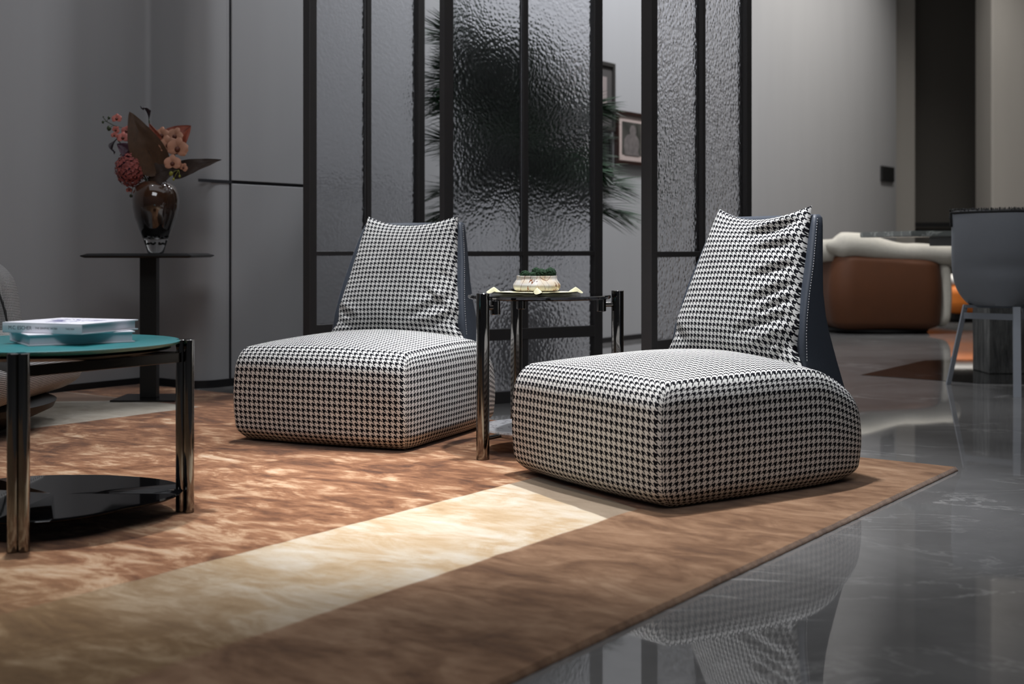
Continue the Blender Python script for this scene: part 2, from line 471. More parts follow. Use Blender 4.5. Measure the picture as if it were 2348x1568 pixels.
def strip_wall(name, pts, th, mat, z0, z1, parent=None, off=0):
    bm = bmesh.new(); n = len(pts); nr = []
    for i in range(n):
        t = (pts[min(i+1, n-1)]-pts[max(i-1, 0)]).normalized(); nr.append(t.cross(Z))
    rows = [[bm.verts.new(pts[i]+nr[i]*off+Z*z0) for i in range(n)], [bm.verts.new(pts[i]+nr[i]*off+Z*z1) for i in range(n)],
            [bm.verts.new(pts[i]-nr[i]*th+Z*z1) for i in range(n)], [bm.verts.new(pts[i]-nr[i]*th+Z*z0) for i in range(n)]]
    for k in range(4):
        a, b = rows[k], rows[(k+1) % 4]
        for i in range(n-1): bm.faces.new((a[i], a[i+1], b[i+1], b[i]))
    bm.faces.new([r[0] for r in rows]); bm.faces.new([r[-1] for r in rows][::-1])
    bmesh.ops.recalc_face_normals(bm, faces=bm.faces)
    o = obj(name, bm, mat, parent, smooth=True, sharp=35); return o
left_pts = rounded_path([LW, K1, K2, K2+A*.17], [0, .03, .13, 0])
tag(strip_wall('wall_left', left_pts, .12, M_wall, 0, 4.6), kind='structure')
tag(strip_wall('baseboard_left', left_pts, .0, M_skirt, 0, .036, off=.006), kind='structure')
# long wall of panels, shadow gap recessed between them
g0, g1 = .184, .200
zg = .966; gh = .008
wall_end = 9.433
bm = bmesh.new()
def panel(bm, s0, s1, z0, z1, th=.1):
    c = K2 + A*((s0+s1)/2) - NW*(th/2) + Z*((z0+z1)/2)
    box(bm, c, (s1-s0, th, z1-z0), Matrix.Rotation(math.atan2(A.y, A.x), 4, 'Z'), bevel=.0015, seg=1)
panel(bm, .17, g0, 0, 4.6)
panel(bm, g1, 1.38, 0, zg-gh); panel(bm, g1, 1.38, zg+gh, 4.6)
panel(bm, 1.38, wall_end, 0, 4.6)
tag(obj('wall_back', bm, M_wall, smooth=False), kind='structure')
bm = bmesh.new(); panel(bm, g0-.005, 1.385, .0, 4.6, .01)
o = obj('trim_1', bm, M_gap, smooth=False); o.location = -NW*.006; tag(o, kind='structure')
# hairline gap across the fixed strip left of the tall joint
bm = bmesh.new(); box(bm, K2+A*.10+NW*.0005+Z*zg, (.20, .004, .014), Matrix.Rotation(math.atan2(A.y, A.x), 4, 'Z'))
tag(obj('trim_2', bm, M_gap, smooth=False), kind='structure')
back_pts = [K2+A*.17, K2+A*wall_end]
tag(strip_wall('baseboard_back', back_pts, .0, M_skirt, 0, .036, off=.006), kind='structure')
# recess and further rooms at the right
K4 = K2 + A*wall_end
wall_box('wall_end', K4+A*.0-B*.0+Vector((0, 0, 0)), K4+B*.8+A*.02, .1, M_wall)
F0 = Vector((3.9, 14.6, 0)); F1 = Vector((6.6, 13.6, 0))
wall_box('wall_far', (3.0, 14.9, 0), (8.8, 14.2, 0), .2, M_wall2)
bm = bmesh.new(); box(bm, (4.30, 14.15, 2.3), (.38, .5, 4.6)); tag(obj('wall_pier', bm, M_col, smooth=False), kind='structure')
bm = bmesh.new(); box(bm, (5.4, 14.52, .93), (4.4, .05, .05), Matrix.Rotation(-.12, 4, 'Z')); tag(obj('trim_3', bm, M_black, smooth=False), kind='structure')
bm = bmesh.new(); box(bm, (5.74, 12.6, 2.3), (1.9, .6, 4.6), Matrix.Rotation(-.10, 4, 'Z'), bevel=.02, seg=2); tag(obj('wall_right', bm, M_col, smooth=False), kind='structure')
# outer shell, out of view, so that the room is closed
wall_box('wall_outer_right', (8.8, 14.2, 0), (9.5, -3, 0), .2, M_wall2)

# polished black inlay in the floor
bm = bmesh.new()
q = [Vector((1.786, 6.41, 0)), Vector((2.36, 7.18, 0))]
inl = [(1.79, 6.41), (2.40, 7.25), (4.6, 7.6), (4.2, 5.7), (2.26, 6.0)]
prism(bm, inl, .0, .0012); bmesh.ops.recalc_face_normals(bm, faces=bm.faces)
tag(obj('trim_4', bm, M_inlay, smooth=False), kind='structure')

# wall washers (lamps of the room)
for i, (s_, e, off) in enumerate([(.40, 12, .6), (1.5, 115, 1.0), (2.8, 150, 1.1), (4.3, 165, 1.2), (6.3, 135, 1.3), (7.9, 85, 1.3)]):
    p = K2+A*s_+NW*off
    t = K2+A*s_+NW*.05
    spot('wall_spot', (p.x, p.y, 4.4), (t.x, t.y, .3), e*2.1, 115, 1.0, COOL if s_ < 5 else (1, .97, .93), .20)
for s_, e in [(1.4, 16), (3.0, 8)]:
    p = K1-A*s_+NW*.7; t = K1-A*s_+NW*.05
    spot('wall_spot', (p.x, p.y, 4.4), (t.x, t.y, .9), e*1.0, 75, .9, COOL, .05)

# ------------------------------------------------------------------ rounded upholstered block
def rblock(bm, uvl, hx, hy, hz, r, n, deform, uvoff=(0, 0), flipside=True):
    """six face grids of a rounded box half sizes hx,hy,hz; every face gets metric uv"""
    rx, ry, rz = r
    def rp(q):
        i = Vector((max(-hx+rx, min(hx-rx, q[0])), max(-hy+ry, min(hy-ry, q[1])), max(-hz+rz, min(hz-rz, q[2]))))
        d = Vector(((q[0]-i.x)/rx, (q[1]-i.y)/ry, (q[2]-i.z)/rz))
        if d.length > 1e-9: d.normalize()
        return Vector((i.x+d.x*rx, i.y+d.y*ry, i.z+d.z*rz))
    def rem(a): a = 2*a-1; return .55*a+.45*S(PI/2*a)
    X, Y, Zz = (hx, 'x'), (hy, 'y'), (hz, 'z')
    faces = [('front', lambda a, b: (-hx, -a*hy, b*hz), lambda a, b: (a*hy, b*hz)),
             ('back', lambda a, b: (hx, a*hy, b*hz), lambda a, b: (-a*hy, b*hz)),
             ('top', lambda a, b: (b*hx, -a*hy, hz), lambda a, b: (a*hy, hz+(b+1)*hx)),
             ('bot', lambda a, b: (b*hx, a*hy, -hz), lambda a, b: (a*hy, b*hx)),
             ('s0', lambda a, b: (a*hx, -hy, b*hz), lambda a, b: (-a*hx, b*hz)),
             ('s1', lambda a, b: (-a*hx, hy, b*hz), lambda a, b: (a*hx, b*hz))]
    for nm, pf, uf in faces:
        def fn(a, b): return deform(rp(pf(rem(a), rem(b))))
        def uvf(a, b):
            u, v = uf(rem(a), rem(b)); return (u+uvoff[0], v+uvoff[1])
        m = n if nm not in ('bot', 'back') else n//2*2
        grid(bm, m, m, fn, uvf, uvl)
    weld(bm, 2e-5)
    bmesh.ops.recalc_face_normals(bm, faces=bm.faces)

def smooth01(x): x = max(0, min(1, x)); return x*x*(3-2*x)

def seat_mesh():
    bm = bmesh.new(); uvl = bm.loops.layers.uv.new('UVMap')
    D, Wd, H = .742, .642, .315
    def deform(p):
        x, y, z = p.x+D/2, p.y, p.z+H/2
        w = max(0, z/H)**1.22; yy = y/(Wd/2)
        # crown and falling rear
        top = .304 + .046*(1-yy*yy*.8)*S(PI*min(1, max(0, (x+.02)/.80)))**.8
        top -= .105*smooth01((x-.48)/.36)**1.3
        z2 = w*top
        # front bows out, sides belly
        belly = 1-(2*min(1, w*1.02)-1)**2
        x2 = x - .018*(1-yy*yy)*(1-smooth01(x/.3)) - .014*belly*(1-smooth01(x/.25)) + .016*belly*smooth01((x-.55)/.22)
        y2 = y*(1+.030*belly) * (1+.03*S(PI*min(1, x/.8))*1.0)
        y2 *= 1-.13*smooth01((x-.52)/.30)**1.4
        # tuck-in towards the floor
        tuck = smooth01((.16-w)/.16)
        y2 *= 1-.035*tuck; x2 += .02*tuck*(1-2*smooth01(x/.86))
        z2 += .0015*noise.noise(Vector((x*7, y*7, z*7)))
        return Vector((x2, y2+Wd/2, z2))
    rblock(bm, uvl, D/2, Wd/2, H/2, (.05, .026, .055), 56, deform)
    return bm

def pillow_mesh(kind):
    bm = bmesh.new(); uvl = bm.loops.layers.uv.new('UVMap')
    hb, ht, L = .282, .186, .478
    creases = {0: [(.55, -.25, .9, -.55, .018, .05), (.35, -.62, .95, -.30, .016, .05), (.62, -.82, .98, -.55, .02, .05), (-.95, -.55, -.55, -.75, .02, .06), (-.9, -.75, -.5, -.85, .014, .05), (.75, .1, .95, -.1, .01, .05), (.3, -.85, .8, -.7, .012, .05)],
               1: [(.1, .62, .95, .85, .030, .08), (.25, .38, .9, .52, .018, .06), (.35, .05, .95, .25, .016, .05), (.4, -.25, .95, .0, .016, .05), (.45, -.45, .97, -.15, .016, .045), (.25, -.62, .9, -.38, .018, .05), (.5, -.85, .95, -.6, .024, .05), (.7, -.98, .95, -.7, .02, .05), (-.95, -.6, -.6, -.8, .012, .06)]}[kind]
    def seg(s, t, x0, y0, x1, y1):
        dx, dy = x1-x0, y1-y0; q = ((s-x0)*dx+(t-y0)*dy)/(dx*dx+dy*dy); qc = max(0, min(1, q))
        return math.hypot(s-x0-qc*dx, t-y0-qc*dy), qc, ((s-x0)*dy-(t-y0)*dx)
    def fn(side):
        def f(a, b):
            s, t = 2*a-1, 2*b-1
            s = .6*s+.4*S(PI/2*s); t = .6*t+.4*S(PI/2*t)
            k = (t+1)/2
            hw = hb*(1-k)+ht*k
            x = s*hw*(1-.055*(1-t*t)*(1 if t > -.7 else 1))
            # waist just above the bottom ears
            x *= 1-.07*math.exp(-((t+.72)/.16)**2)
            y = t*L/2
            y -= .040*(1-s*s)**1.0*max(0, t)**2.5     # concave upper edge, pointed ears
            y += .010*(1-s*s)*max(0, -t)**3
            e = max(0, (1-s*s))*max(0, (1-t*t))
            th = e**.36
            belly = .066+.022*(-t)*(1 if t < 0 else .6)
            z = th*(belly if side > 0 else .028)
            if side > 0:
                for (x0, y0, x1, y1, amp, w) in creases:
                    d, q, sg = seg(s, t, x0, y0, x1, y1)
                    z -= amp*.42*math.exp(-(d/w)**2)*S(PI*min(.98, max(.08, q)))**.5*min(1, e*6+.15)
                    d2, q2, _ = seg(s, t-w*1.9, x0, y0, x1, y1)
                    z += amp*.30*math.exp(-(d2/w/1.2)**2)*S(PI*min(.98, max(.08, q2)))**.5*min(1, e*6)
                z += .0035*noise.noise(Vector((s*3, t*3, kind*5)))*min(1, e*3)
            return Vector((-z, -x, y+L/2))
        return f
    def uvf(a, b):
        s, t = 2*a-1, 2*b-1
        s = .6*s+.4*S(PI/2*s); t = .6*t+.4*S(PI/2*t)
        k = (t+1)/2
        return (s*(hb*(1-k)+ht*k)*1.06, t*L/2*1.06)
    n = 110
    grid(bm, n, n, fn(1), uvf, uvl); grid(bm, 40, 40, fn(-1), uvf, uvl, flip=True)
    weld(bm, 1e-4)
    bmesh.ops.recalc_face_normals(bm, faces=bm.faces)
    return bm

def shell_mesh():
    bm = bmesh.new()
    # (z, front u, back u, half width)
    lv = [(.13, .60, .76, .280), (.19, .585, .735, .280), (.245, .565, .706, .280), (.32, .546, .680, .275), (.39, .553, .663, .266), (.44, .565, .657, .258),
          (.505, .585, .657, .248), (.58, .614, .670, .235), (.65, .639, .686, .220), (.69, .655, .697, .210), (.712, .664, .702, .204), (.722, .672, .698, .198)]
    rings = []
    for z, f, b, w in lv:
        th = b-f; r = min(.012, th/2.2); pts = []
        # rounded rectangle ring with a gentle wrap forwards at both edges
        prof = []
        for (cx, cy, a0) in [(w-r, b-r, 0), (-w+r, b-r, 90), (-w+r, f+r, 180), (w-r, f+r, 270)]:
            for k in range(6): a = math.radians(a0+k*18); prof.append((cx+r*C_(a), cy+r*S(a)))
        dense = []
        for i in range(len(prof)):
            p, q = prof[i], prof[(i+1) % len(prof)]
            m = 16 if abs(p[0]-q[0]) > .1 else 1
            for k in range(m): dense.append((p[0]+(q[0]-p[0])*k/m, p[1]+(q[1]-p[1])*k/m))
        for v, u in dense:
            wrap = .045*(1-(v/w)**2)*(1 if z > .3 else .4)
            pts.append(bm.verts.new((u+wrap*.55, v, z)))
        rings.append(pts)
    n = len(rings[0])
    for a, b in zip(rings, rings[1:]):
        for i in range(n): bm.faces.new((a[i], a[(i+1) % n], b[(i+1) % n], b[i]))
    bm.faces.new(rings[0][::-1]); bm.faces.new(rings[-1])
    bmesh.ops.recalc_face_normals(bm, faces=bm.faces)
    return bm, lv
def stitch_mesh(lv, side):
    bm = bmesh.new()
    path = [(z, f+.011, w) for z, f, b, w in lv if .30 < z < .715]
    pts = [Vector((f, side*(w+.0006), z)) for z, f, w in path]
    L = [(pts[i], pts[i+1]) for i in range(len(pts)-1)]
    for p, q in L:
        m = int((q-p).length/.0075)
        for k in range(m):
            c = p+(q-p)*((k+.5)/m); d = (q-p).normalized()
            tube(bm, [c-d*.0022, c+d*.0022], .0009, 5)
    return bm

def lounge_chair(loc, rz, label, kind):
    t = empty('lounge_chair', loc, rz, label, 'lounge chair')
    bm = bmesh.new(); box(bm, (.38, .3275, .008), (.58, .46, .016)); obj('base', bm, M_black, t, smooth=False)
    o = obj('seat_cushion', seat_mesh(), M_hound, t); o.location = (0, 0, .002)
    p = obj('back_cushion', pillow_mesh(kind), M_hound, t)
    p.location = (.536, .3275, .300); p.rotation_euler = (0, math.radians(16.5), 0)
    bm, lv = shell_mesh()
    s = obj('back_shell', bm, M_leather, t, sharp=60); s.location = (0, .3275, .012)
    for sd in (-1, 1): obj('stitching', stitch_mesh(lv, sd), M_thread, s)
    return t
# chair local x = depth direction (front to back), y = towards the chair's other side
lounge_chair((.362, 3.015, .0125), math.atan2(.555, .832), 'houndstooth lounge chair at the right, larger, beside the bare floor', 1)
lounge_chair((-.330, 3.885, .0125), math.atan2(.92, .39), 'houndstooth lounge chair farther back, between the coffee table and glass side table', 0)

# ------------------------------------------------------------------ round glass side table
def side_table():
    cx, cy = .087, 3.97
    t = empty('side_table', (cx, cy, .012), 0, 'round smoked glass side table with chrome legs between the two houndstooth chairs', 'side table')
    bm = bmesh.new(); lathe(bm, [(0, .480), (.224, .480), (.227, .483), (.227, .489), (.224, .492), (0, .492)], 96, cap=False); obj('tabletop', bm, M_smokeglass, t, sharp=40)
    bm = bmesh.new(); lathe(bm, [(0, .052), (.165, .052), (.185, .060), (.190, .069), (.188, .074), (0, .076)], 80, cap=False); obj('shelf', bm, M_marble, t, sharp=50)
    for th in (-132, 106, 14):
        a = math.radians(th); dx, dy = C_(a), S(a); r = .262
        bm = bmesh.new()
        tube_cyl(bm, r*dx, r*dy, 0, .503, .0198, 48)
        l = obj('leg', bm, M_chrome, t, sharp=40)
        bm = bmesh.new(); tube_cyl(bm, .207*dx, .207*dy, .436, .4795, .0155, 32)
        tube(bm, [(.21*dx, .21*dy, .458), (.25*dx, .25*dy, .458)], .008, 14)
        obj('bracket', bm, M_chrome, l, sharp=40)
        bm = bmesh.new(); tube(bm, [(.185*dx, .185*dy, .064), (.25*dx, .25*dy, .062)], .007, 12); obj('shelf_pin', bm, M_chrome, l, sharp=40)
    return t
side_table()
# cream napkin
def napkin():
    c = Vector((.075, 3.90, .5045)); t = empty('napkin', c, 0, 'pale yellow folded cloth with knotted corners on the glass side table', 'napkin')
    q = [Vector((-.142, .01, 0)), Vector((.002, -.085, 0)), Vector((.142, .02, 0)), Vector((.00, .105, 0))]
    bm = bmesh.new(); bm2 = bmesh.new()
    def sheet(bm, z, sc, seed, th):
        sc = sc*1.0
        n = 28
        def f(a, b, top=1):
            p = (q[0]*(1-a)+q[1]*a)*(1-b)+(q[3]*(1-a)+q[2]*a)*b
            w = .0022*noise.noise(Vector((a*4+seed, b*4, seed)))
            e = 1+.03*noise.noise(Vector((a*3, b*3, seed+7)))
            return (p.x*sc*e, p.y*sc*e, z+max(0, w)+(th if top else 0))
        tp = grid(bm, n, n, lambda a, b: f(a, b)); bt = grid(bm, n, n, lambda a, b: f(a, b, 0), flip=True)
        ring = lambda g: [g[i][0] for i in range(n)]+[g[n][j] for j in range(n)]+[g[n-i][n] for i in range(n)]+[g[0][n-j] for j in range(n)]
        r1, r2 = ring(tp), ring(bt)
        for i in range(len(r1)): j = (i+1) % len(r1); bm.faces.new((r1[i], r2[i], r2[j], r1[j]))
        bmesh.ops.recalc_face_normals(bm, faces=bm.faces)
    sheet(bm, .0085, 1.0, 1, .0015)
    o = obj('top_layer', bm, M_napkin, t, sharp=60)
    for k in range(3): sheet(bm2, .0005+.0028*k, .985-.012*k, 3+k, .0012)
    obj('folded_layers', bm2, M_napkin_in, t, sharp=60)
    for (p, rz) in ((q[0]*.93, .3), (q[1]*.9, -1.2), (q[2]*.88, .2)):
        bm = bmesh.new()
        def f(a, b):
            th = 2*PI*a; r = .0135*(1-b)**.85*(1+.35*C_(2*th)+.15*noise.noise(Vector((C_(th), S(th), p.x*30))))
            return (p.x+r*C_(th+rz)*1.3, p.y+r*S(th+rz)*.7, .0085+.017*b+.003*S(3*th)*(1-b))
        grid(bm, 24, 8, f, closed_u=True); weld(bm, 1e-5)
        obj('corner_knot', bm, M_napkin, t)
napkin()
BC = Vector((.078, 3.93, .5175))
def bowl():
    t = empty('bowl', BC, 0, 'cream marble bowl with brown veins holding moss on the glass side table', 'bowl')
    bm = bmesh.new()
    prof = [(0, 0), (.064, 0), (.0695, .003), (.0735, .009), (.0745, .015), (.0745, .0205), (.0650, .034), (.0638, .039), (.0640, .0468), (.0605, .0475), (.058, .046), (.058, .036), (.060, .020), (.052, .008), (0, .007)]
    n = 96
    rings = []
    for r, z in prof:
        if r == 0: rings.append([bm.verts.new((0, 0, z))]); continue
        rings.append([bm.verts.new((r*C_(2*PI*i/n)*(1-.035*abs(S(4*2*PI*i/n))), r*S(2*PI*i/n)*(1-.035*abs(S(4*2*PI*i/n))), z)) for i in range(n)])
    for a, b in zip(rings, rings[1:]):
        for i in range(n):
            j = (i+1) % n
            if len(a) == 1: bm.faces.new((a[0], b[j], b[i]))
            elif len(b) == 1: bm.faces.new((a[i], a[j], b[0]))
            else: bm.faces.new((a[i], a[j], b[j], b[i]))
    bmesh.ops.recalc_face_normals(bm, faces=bm.faces)
    obj('bowl_body', bm, M_bowl, t, sharp=50)
bowl()
for i, (dx, dy, dz, r, lb) in enumerate([(-.037, -.010, .052, .0155, 'low green moss ball at the left rim of the marble bowl'), (-.014, -.016, .050, .0135, 'small green moss ball second from left in the marble bowl'),
                           (-.002, .010, .063, .0135, 'raised green moss ball at the back of the marble bowl'), (.014, -.014, .056, .0170, 'green moss ball near the middle front of the marble bowl'),
                           (.043, -.002, .058, .0180, 'largest green moss ball at the right of the marble bowl'), (.010, .034, .040, .020, 'green moss ball low behind the others in the marble bowl')]):
    bm = bmesh.new(); bmesh.ops.create_icosphere(bm, subdivisions=5, radius=r)
    for v in bm.verts:
        d = v.co.normalized(); v.co = d*r*(1+.16*noise.noise(d*3.3+Vector((i*3, 0, 0)))+.14*noise.noise(d*11+Vector((i*5, 2, 0)))+.09*noise.noise(d*25))
    o = obj('moss_ball', bm, M_moss); o.location = BC+Vector((dx, dy, dz-.004))
    tag(o, lb, 'moss', 'moss balls in the marble bowl')

# ------------------------------------------------------------------ coffee table
CT = Vector((-1.085, 2.955, .012))
def coffee_table():
    t = empty('coffee_table', CT, 0, 'round teal-topped coffee table with bundled chrome tube legs and black lower shelf', 'coffee table')
    bm = bmesh.new(); 
    def sq(a, r, amt):   # disc pulled out a little towards the three legs
        d = 0
        for th in (14, -82, 150): d = max(d, C_(math.radians(math.degrees(a)-th)))
        return r*(1+amt*max(0, (d-.5)*2)**2)
    def disc(bm, prof, amt, n=120):
        rings = []
        for r, z in prof:
            rings.append([bm.verts.new((0, 0, z))] if r == 0 else [bm.verts.new((sq(2*PI*i/n, r, amt)*C_(2*PI*i/n), sq(2*PI*i/n, r, amt)*S(2*PI*i/n), z)) for i in range(n)])
        for a, b in zip(rings, rings[1:]):
            for i in range(n):
                j = (i+1) % n
                if len(a) == 1: bm.faces.new((a[0], b[j], b[i]))
                elif len(b) == 1: bm.faces.new((a[i], a[j], b[0]))
                else: bm.faces.new((a[i], a[j], b[j], b[i]))
        bmesh.ops.recalc_face_normals(bm, faces=bm.faces)
    disc(bm, [(0, .400), (.22, .400), (.268, .408), (.275, .412), (.276, .416), (.273, .418), (0, .418)], .05)
    obj('tabletop', bm, M_teal, t, sharp=60)
    bm = bmesh.new(); disc(bm, [(0, .388), (.20, .388), (.255, .3995), (0, .3998)], .05); obj('under_plate', bm, M_blackmetal, t, sharp=60)
    bm = bmesh.new(); disc(bm, [(0, .036), (.19, .036), (.248, .048), (.253, .053), (.251, .057), (0, .057)], .17)
    obj('shelf', bm, M_blackgloss, t, sharp=60)
    for k, (th, r) in enumerate(((14, .303), (-82, .328), (150, .31))):
        a = math.radians(th); tx, ty = -S(a), C_(a)
        bm = bmesh.new()
        for q in (0, 120, 240): w = a+math.radians(q+60); tube_cyl(bm, r*C_(a)+.0120*C_(w), r*S(a)+.0120*S(w), 0, .418, .0128, 32)
        l = obj('leg', bm, M_chrome, t, sharp=40)
        bm = bmesh.new(); tube(bm, [(.24*C_(a), .24*S(a), .05), (r*C_(a), r*S(a), .05)], .006, 12); obj('shelf_pin', bm, M_chrome, l)
    ps = [(.300*C_(math.radians(x)), .300*S(math.radians(x))) for x in (14, -82, 150)]
    for i, j in ((0, 2), (0, 1), (1, 2)):
        p = Vector((*ps[i], .376)); q = Vector((*ps[j], .376)); d = q-p
        bm = bmesh.new(); box(bm, (p+q)/2, (d.length-.03, .012, .024), Matrix.Rotation(math.atan2(d.y, d.x), 4, 'Z'), bevel=.001)
        obj('rail', bm, M_darkrail, t, smooth=False)
coffee_table()

def text_mesh(name, s, size, mat, parent, M):
    cu = bpy.data.curves.new(name, 'FONT'); cu.body = s; cu.size = size; cu.extrude = .0001
    tmp = bpy.data.objects.new(name+'_tmp', cu); COL.objects.link(tmp)
    dg = bpy.context.evaluated_depsgraph_get()
    me = bpy.data.meshes.new_from_object(tmp.evaluated_get(dg))
    bpy.data.objects.remove(tmp); bpy.data.curves.remove(cu)
    me.transform(M); me.materials.clear(); me.materials.append(mat); me.name = name
    o = bpy.data.objects.new(name, me); link(o); o.parent = parent; return o
def book(loc, rz, w, h, th, label, texts=None, art=False):
    """w along the spine (x), h away from the spine (y)"""
    t = empty('book', loc, rz, label, 'book')
    c = .003
    bm = bmesh.new()
    box(bm, (0, h/2, th-c/2), (w, h, c), bevel=.0007); box(bm, (0, h/2, c/2), (w, h, c), bevel=.0007)
    box(bm, (0, c/2, th/2), (w, c, th), bevel=.0009)
    cv = obj('cover', bm, M_bookwhite, t, sharp=40)
    bm = bmesh.new(); box(bm, (0, h/2-.001, th/2), (w-.010, h-.010, th-2*c-.0003)); obj('pages', bm, M_pages, t, smooth=False)
    if texts:
        for s, sz, x in texts:
            M = Matrix.Translation((x, -.00015, th/2-sz*.34)) @ Matrix.Rotation(PI/2, 4, 'X')
            text_mesh('spine_lettering', s, sz, M_ink, cv, M)
    if art:
        bm = bmesh.new()
        for k in range(26):
            a = k/26*2*PI; r = .055+.02*S(3*a)
            x0, y0 = r*C_(a)*1.1, h/2+r*S(a); 
            tube(bm, [(x0, y0, th+.0002), (x0*.55+.01, (y0-h/2)*.5+h/2, th+.0002)], .0016*(1+k % 3)*.6, 4)
        for v in bm.verts: v.co.z = th+.0002+(.0001 if v.co.z > th+.0002 else 0)
        obj('cover_print', bm, M_inkblue, cv, smooth=False)
    return t
TOPZ = .012+.4183
# lower book: near corner (65,795)
book((-1.096, 3.036, TOPZ), math.radians(213), .240, .200, .026, 'thick white book lying underneath, flat on the teal tabletop')
book((-1.0725, 2.842, TOPZ+.0262), math.radians(-21), .226, .200, .024, 'white art book on top, grey lettering along its spine',
     [('M.C. ESCHER', .0118, -.095), ('THE GRAPHIC WORK', .0066, -.018), ('TASCHEN', .0056, .068)], True)

# ------------------------------------------------------------------ tweed armchair far left
def tweed_chair():
    cx, cy = -2.075, 4.33
    t = empty('armchair', (cx, cy, .012), 0, 'black and white tweed armchair on dark base cut by the left edge', 'armchair')
    bm = bmesh.new(); lathe(bm, [(0, 0), (.26, 0), (.30, .006), (.455, .078), (.465, .10), (.43, .115), (0, .115)], 72, cap=False); obj('base', bm, M_black, t, sharp=40)
    bm = bmesh.new(); uvl = bm.loops.layers.uv.new('UVMap')
    def df(p):
        x, y, z = p; w = (z+.09)/.18
        b = 1-(2*w-1)**2
        return Vector((x*(1+.05*b)*(1-.08*(1-w)), y*(1+.05*b), z+.195+.012*(1-(x/.46)**2)*w))
    rblock(bm, uvl, .46, .44, .09, (.12, .12, .06), 36, df); obj('seat_base', bm, M_tweed, t)
    bm = bmesh.new(); uvl = bm.loops.layers.uv.new('UVMap')
    rblock(bm, uvl, .37, .36, .035, (.10, .10, .03), 30, lambda p: Vector((p.x-.01, p.y-.02, p.z+.298+.01*(1-(p.x/.36)**2)))); obj('seat_cushion', bm, M_hound, t)
    bm = bmesh.new(); uvl = bm.loops.layers.uv.new('UVMap')
    def db(p):
        x, y, z = p; w = (z+.22)/.44
        taper = 1-.16*w*w
        return Vector((x*taper-.17, y+.30+.05*w, z+.385-.02*(x/.42)**2*w))
    rblock(bm, uvl, .42, .075, .22, (.09, .05, .10), 36, db); back = obj('backrest', bm, M_tweed, t)
    bm = bmesh.new(); pts = []
    for k in range(33):
        a = PI*k/32; ex = .42
        cxx = C_(a); sz = S(a)
        x = math.copysign(abs(cxx)**.35, cxx)*.405; w = abs(sz)**.5
        pts.append((x*(1-.16*w*w)-.17, .30-.070+.05*w, .20+.385*w))
    tube(bm, pts, .0045, 8); obj('piping', bm, M_black, back)
tweed_chair()

# ------------------------------------------------------------------ black pedestal table, vase, flowers
PT = Vector((-1.540, 5.30, .012))
def pedestal_table():
    t = empty('pedestal_table', PT, 0, 'slim black pedestal table against the grey wall, carrying the brown vase', 'side table')
    bm = bmesh.new()
    prof = [(.214, .600), (.228, .606), (.228, .610), (.205, .618)]
    pts = [[(sx*r, sy*r*.86, z) for sx, sy in ((-1, -1), (1, -1), (1, 1), (-1, 1))] for r, z in prof]
    rows = [[bm.verts.new(p) for p in q] for q in pts]
    for a, b in zip(rows, rows[1:]):
        for i in range(4): bm.faces.new((a[i], a[(i+1) % 4], b[(i+1) % 4], b[i]))
    bm.faces.new(rows[0][::-1]); bm.faces.new(rows[-1])
    obj('tabletop', bm, M_blackmetal, t, smooth=False)
    bm = bmesh.new(); box(bm, (0, 0, .304), (.070, .05, .592), bevel=.002); obj('column', bm, M_blackmetal, t, smooth=False)
    bm = bmesh.new(); box(bm, (.004, 0, .004), (.270, .24, .008), bevel=.0015); obj('base_plate', bm, simple('brushed_dark_plate', (.06, .06, .06), .2, 1), t, smooth=False)
pedestal_table()
VC = PT+Vector((.026, .0, .6185))
def vase():
    t = empty('vase', VC, 0, 'brown smoked glass vase with clear thick foot holding the flowers', 'vase')
    bm = bmesh.new()
    lathe(bm, [(0, .0), (.030, .0), (.034, .004), (.042, .030), (.052, .060), (.0568, .072), (.050, .070), (.030, .064), (0, .062)], 80, cap=False)
    bmesh.ops.recalc_face_normals(bm, faces=bm.faces); obj('clear_foot', bm, M_glassclear, t, sharp=60)
    bm = bmesh.new()
    lathe(bm, [(0, .063), (.030, .065), (.050, .071), (.0572, .073), (.070, .105), (.086, .150), (.0955, .195), (.0975, .225), (.094, .255), (.082, .282), (.062, .300), (.047, .307),
               (.043, .305), (.058, .296), (.078, .278), (.088, .253), (.091, .225), (.089, .195), (.079, .150), (.063, .108), (.046, .086), (0, .078)], 80, cap=False)
    bmesh.ops.recalc_face_normals(bm, faces=bm.faces); obj('brown_glass_body', bm, M_amber, t, sharp=60)
    bm = bmesh.new()
    for k in range(9):
        a = k/9*2*PI; bmesh.ops.create_icosphere(bm, subdivisions=2, radius=.0045, matrix=Matrix.Translation((.022*C_(a), .022*S(a), .046)))
    obj('bubbles', bm, M_black, t)
vase()
MOUTH = VC+Vector((0, 0, .300))
def petal_mat(name, c1, c2, sc=40): return None
def leafmat(name, a, b, veins=60):
    k = NT(name); uv = k.coord('UV')
    w = k.n('ShaderNodeTexWave'); k.set(w.inputs['Vector'], k.mapping(uv, rot=(0, 0, .6))); w.inputs['Scale'].default_value = 9; w.inputs['Distortion'].default_value = 2
    n = k.noise(uv, 6, 4)
    f = k.math('ADD', k.math('MULTIPLY', w.outputs['Fac'], .35), k.math('MULTIPLY', n, .65))
    k.p(col=k.mix(f, (*a, 1), (*b, 1)), rough=.5, nrm=k.bump(w.outputs['Fac'], .4, .002)); return k.m
M_leafbrown = leafmat('brown_leaf', (.025, .013, .007), (.13, .066, .030))
M_leafred = leafmat('rust_red_leaf', (.16, .025, .012), (.34, .07, .025))
M_leafdark = leafmat('dark_brown_leaf', (.015, .009, .006), (.055, .030, .018))
M_peach = simple('peach_petal', (.50, .25, .16), .6, var=.18, nscale=25)
M_pink = simple('coral_pink_petal', (.50, .15, .12), .6, var=.2, nscale=30)
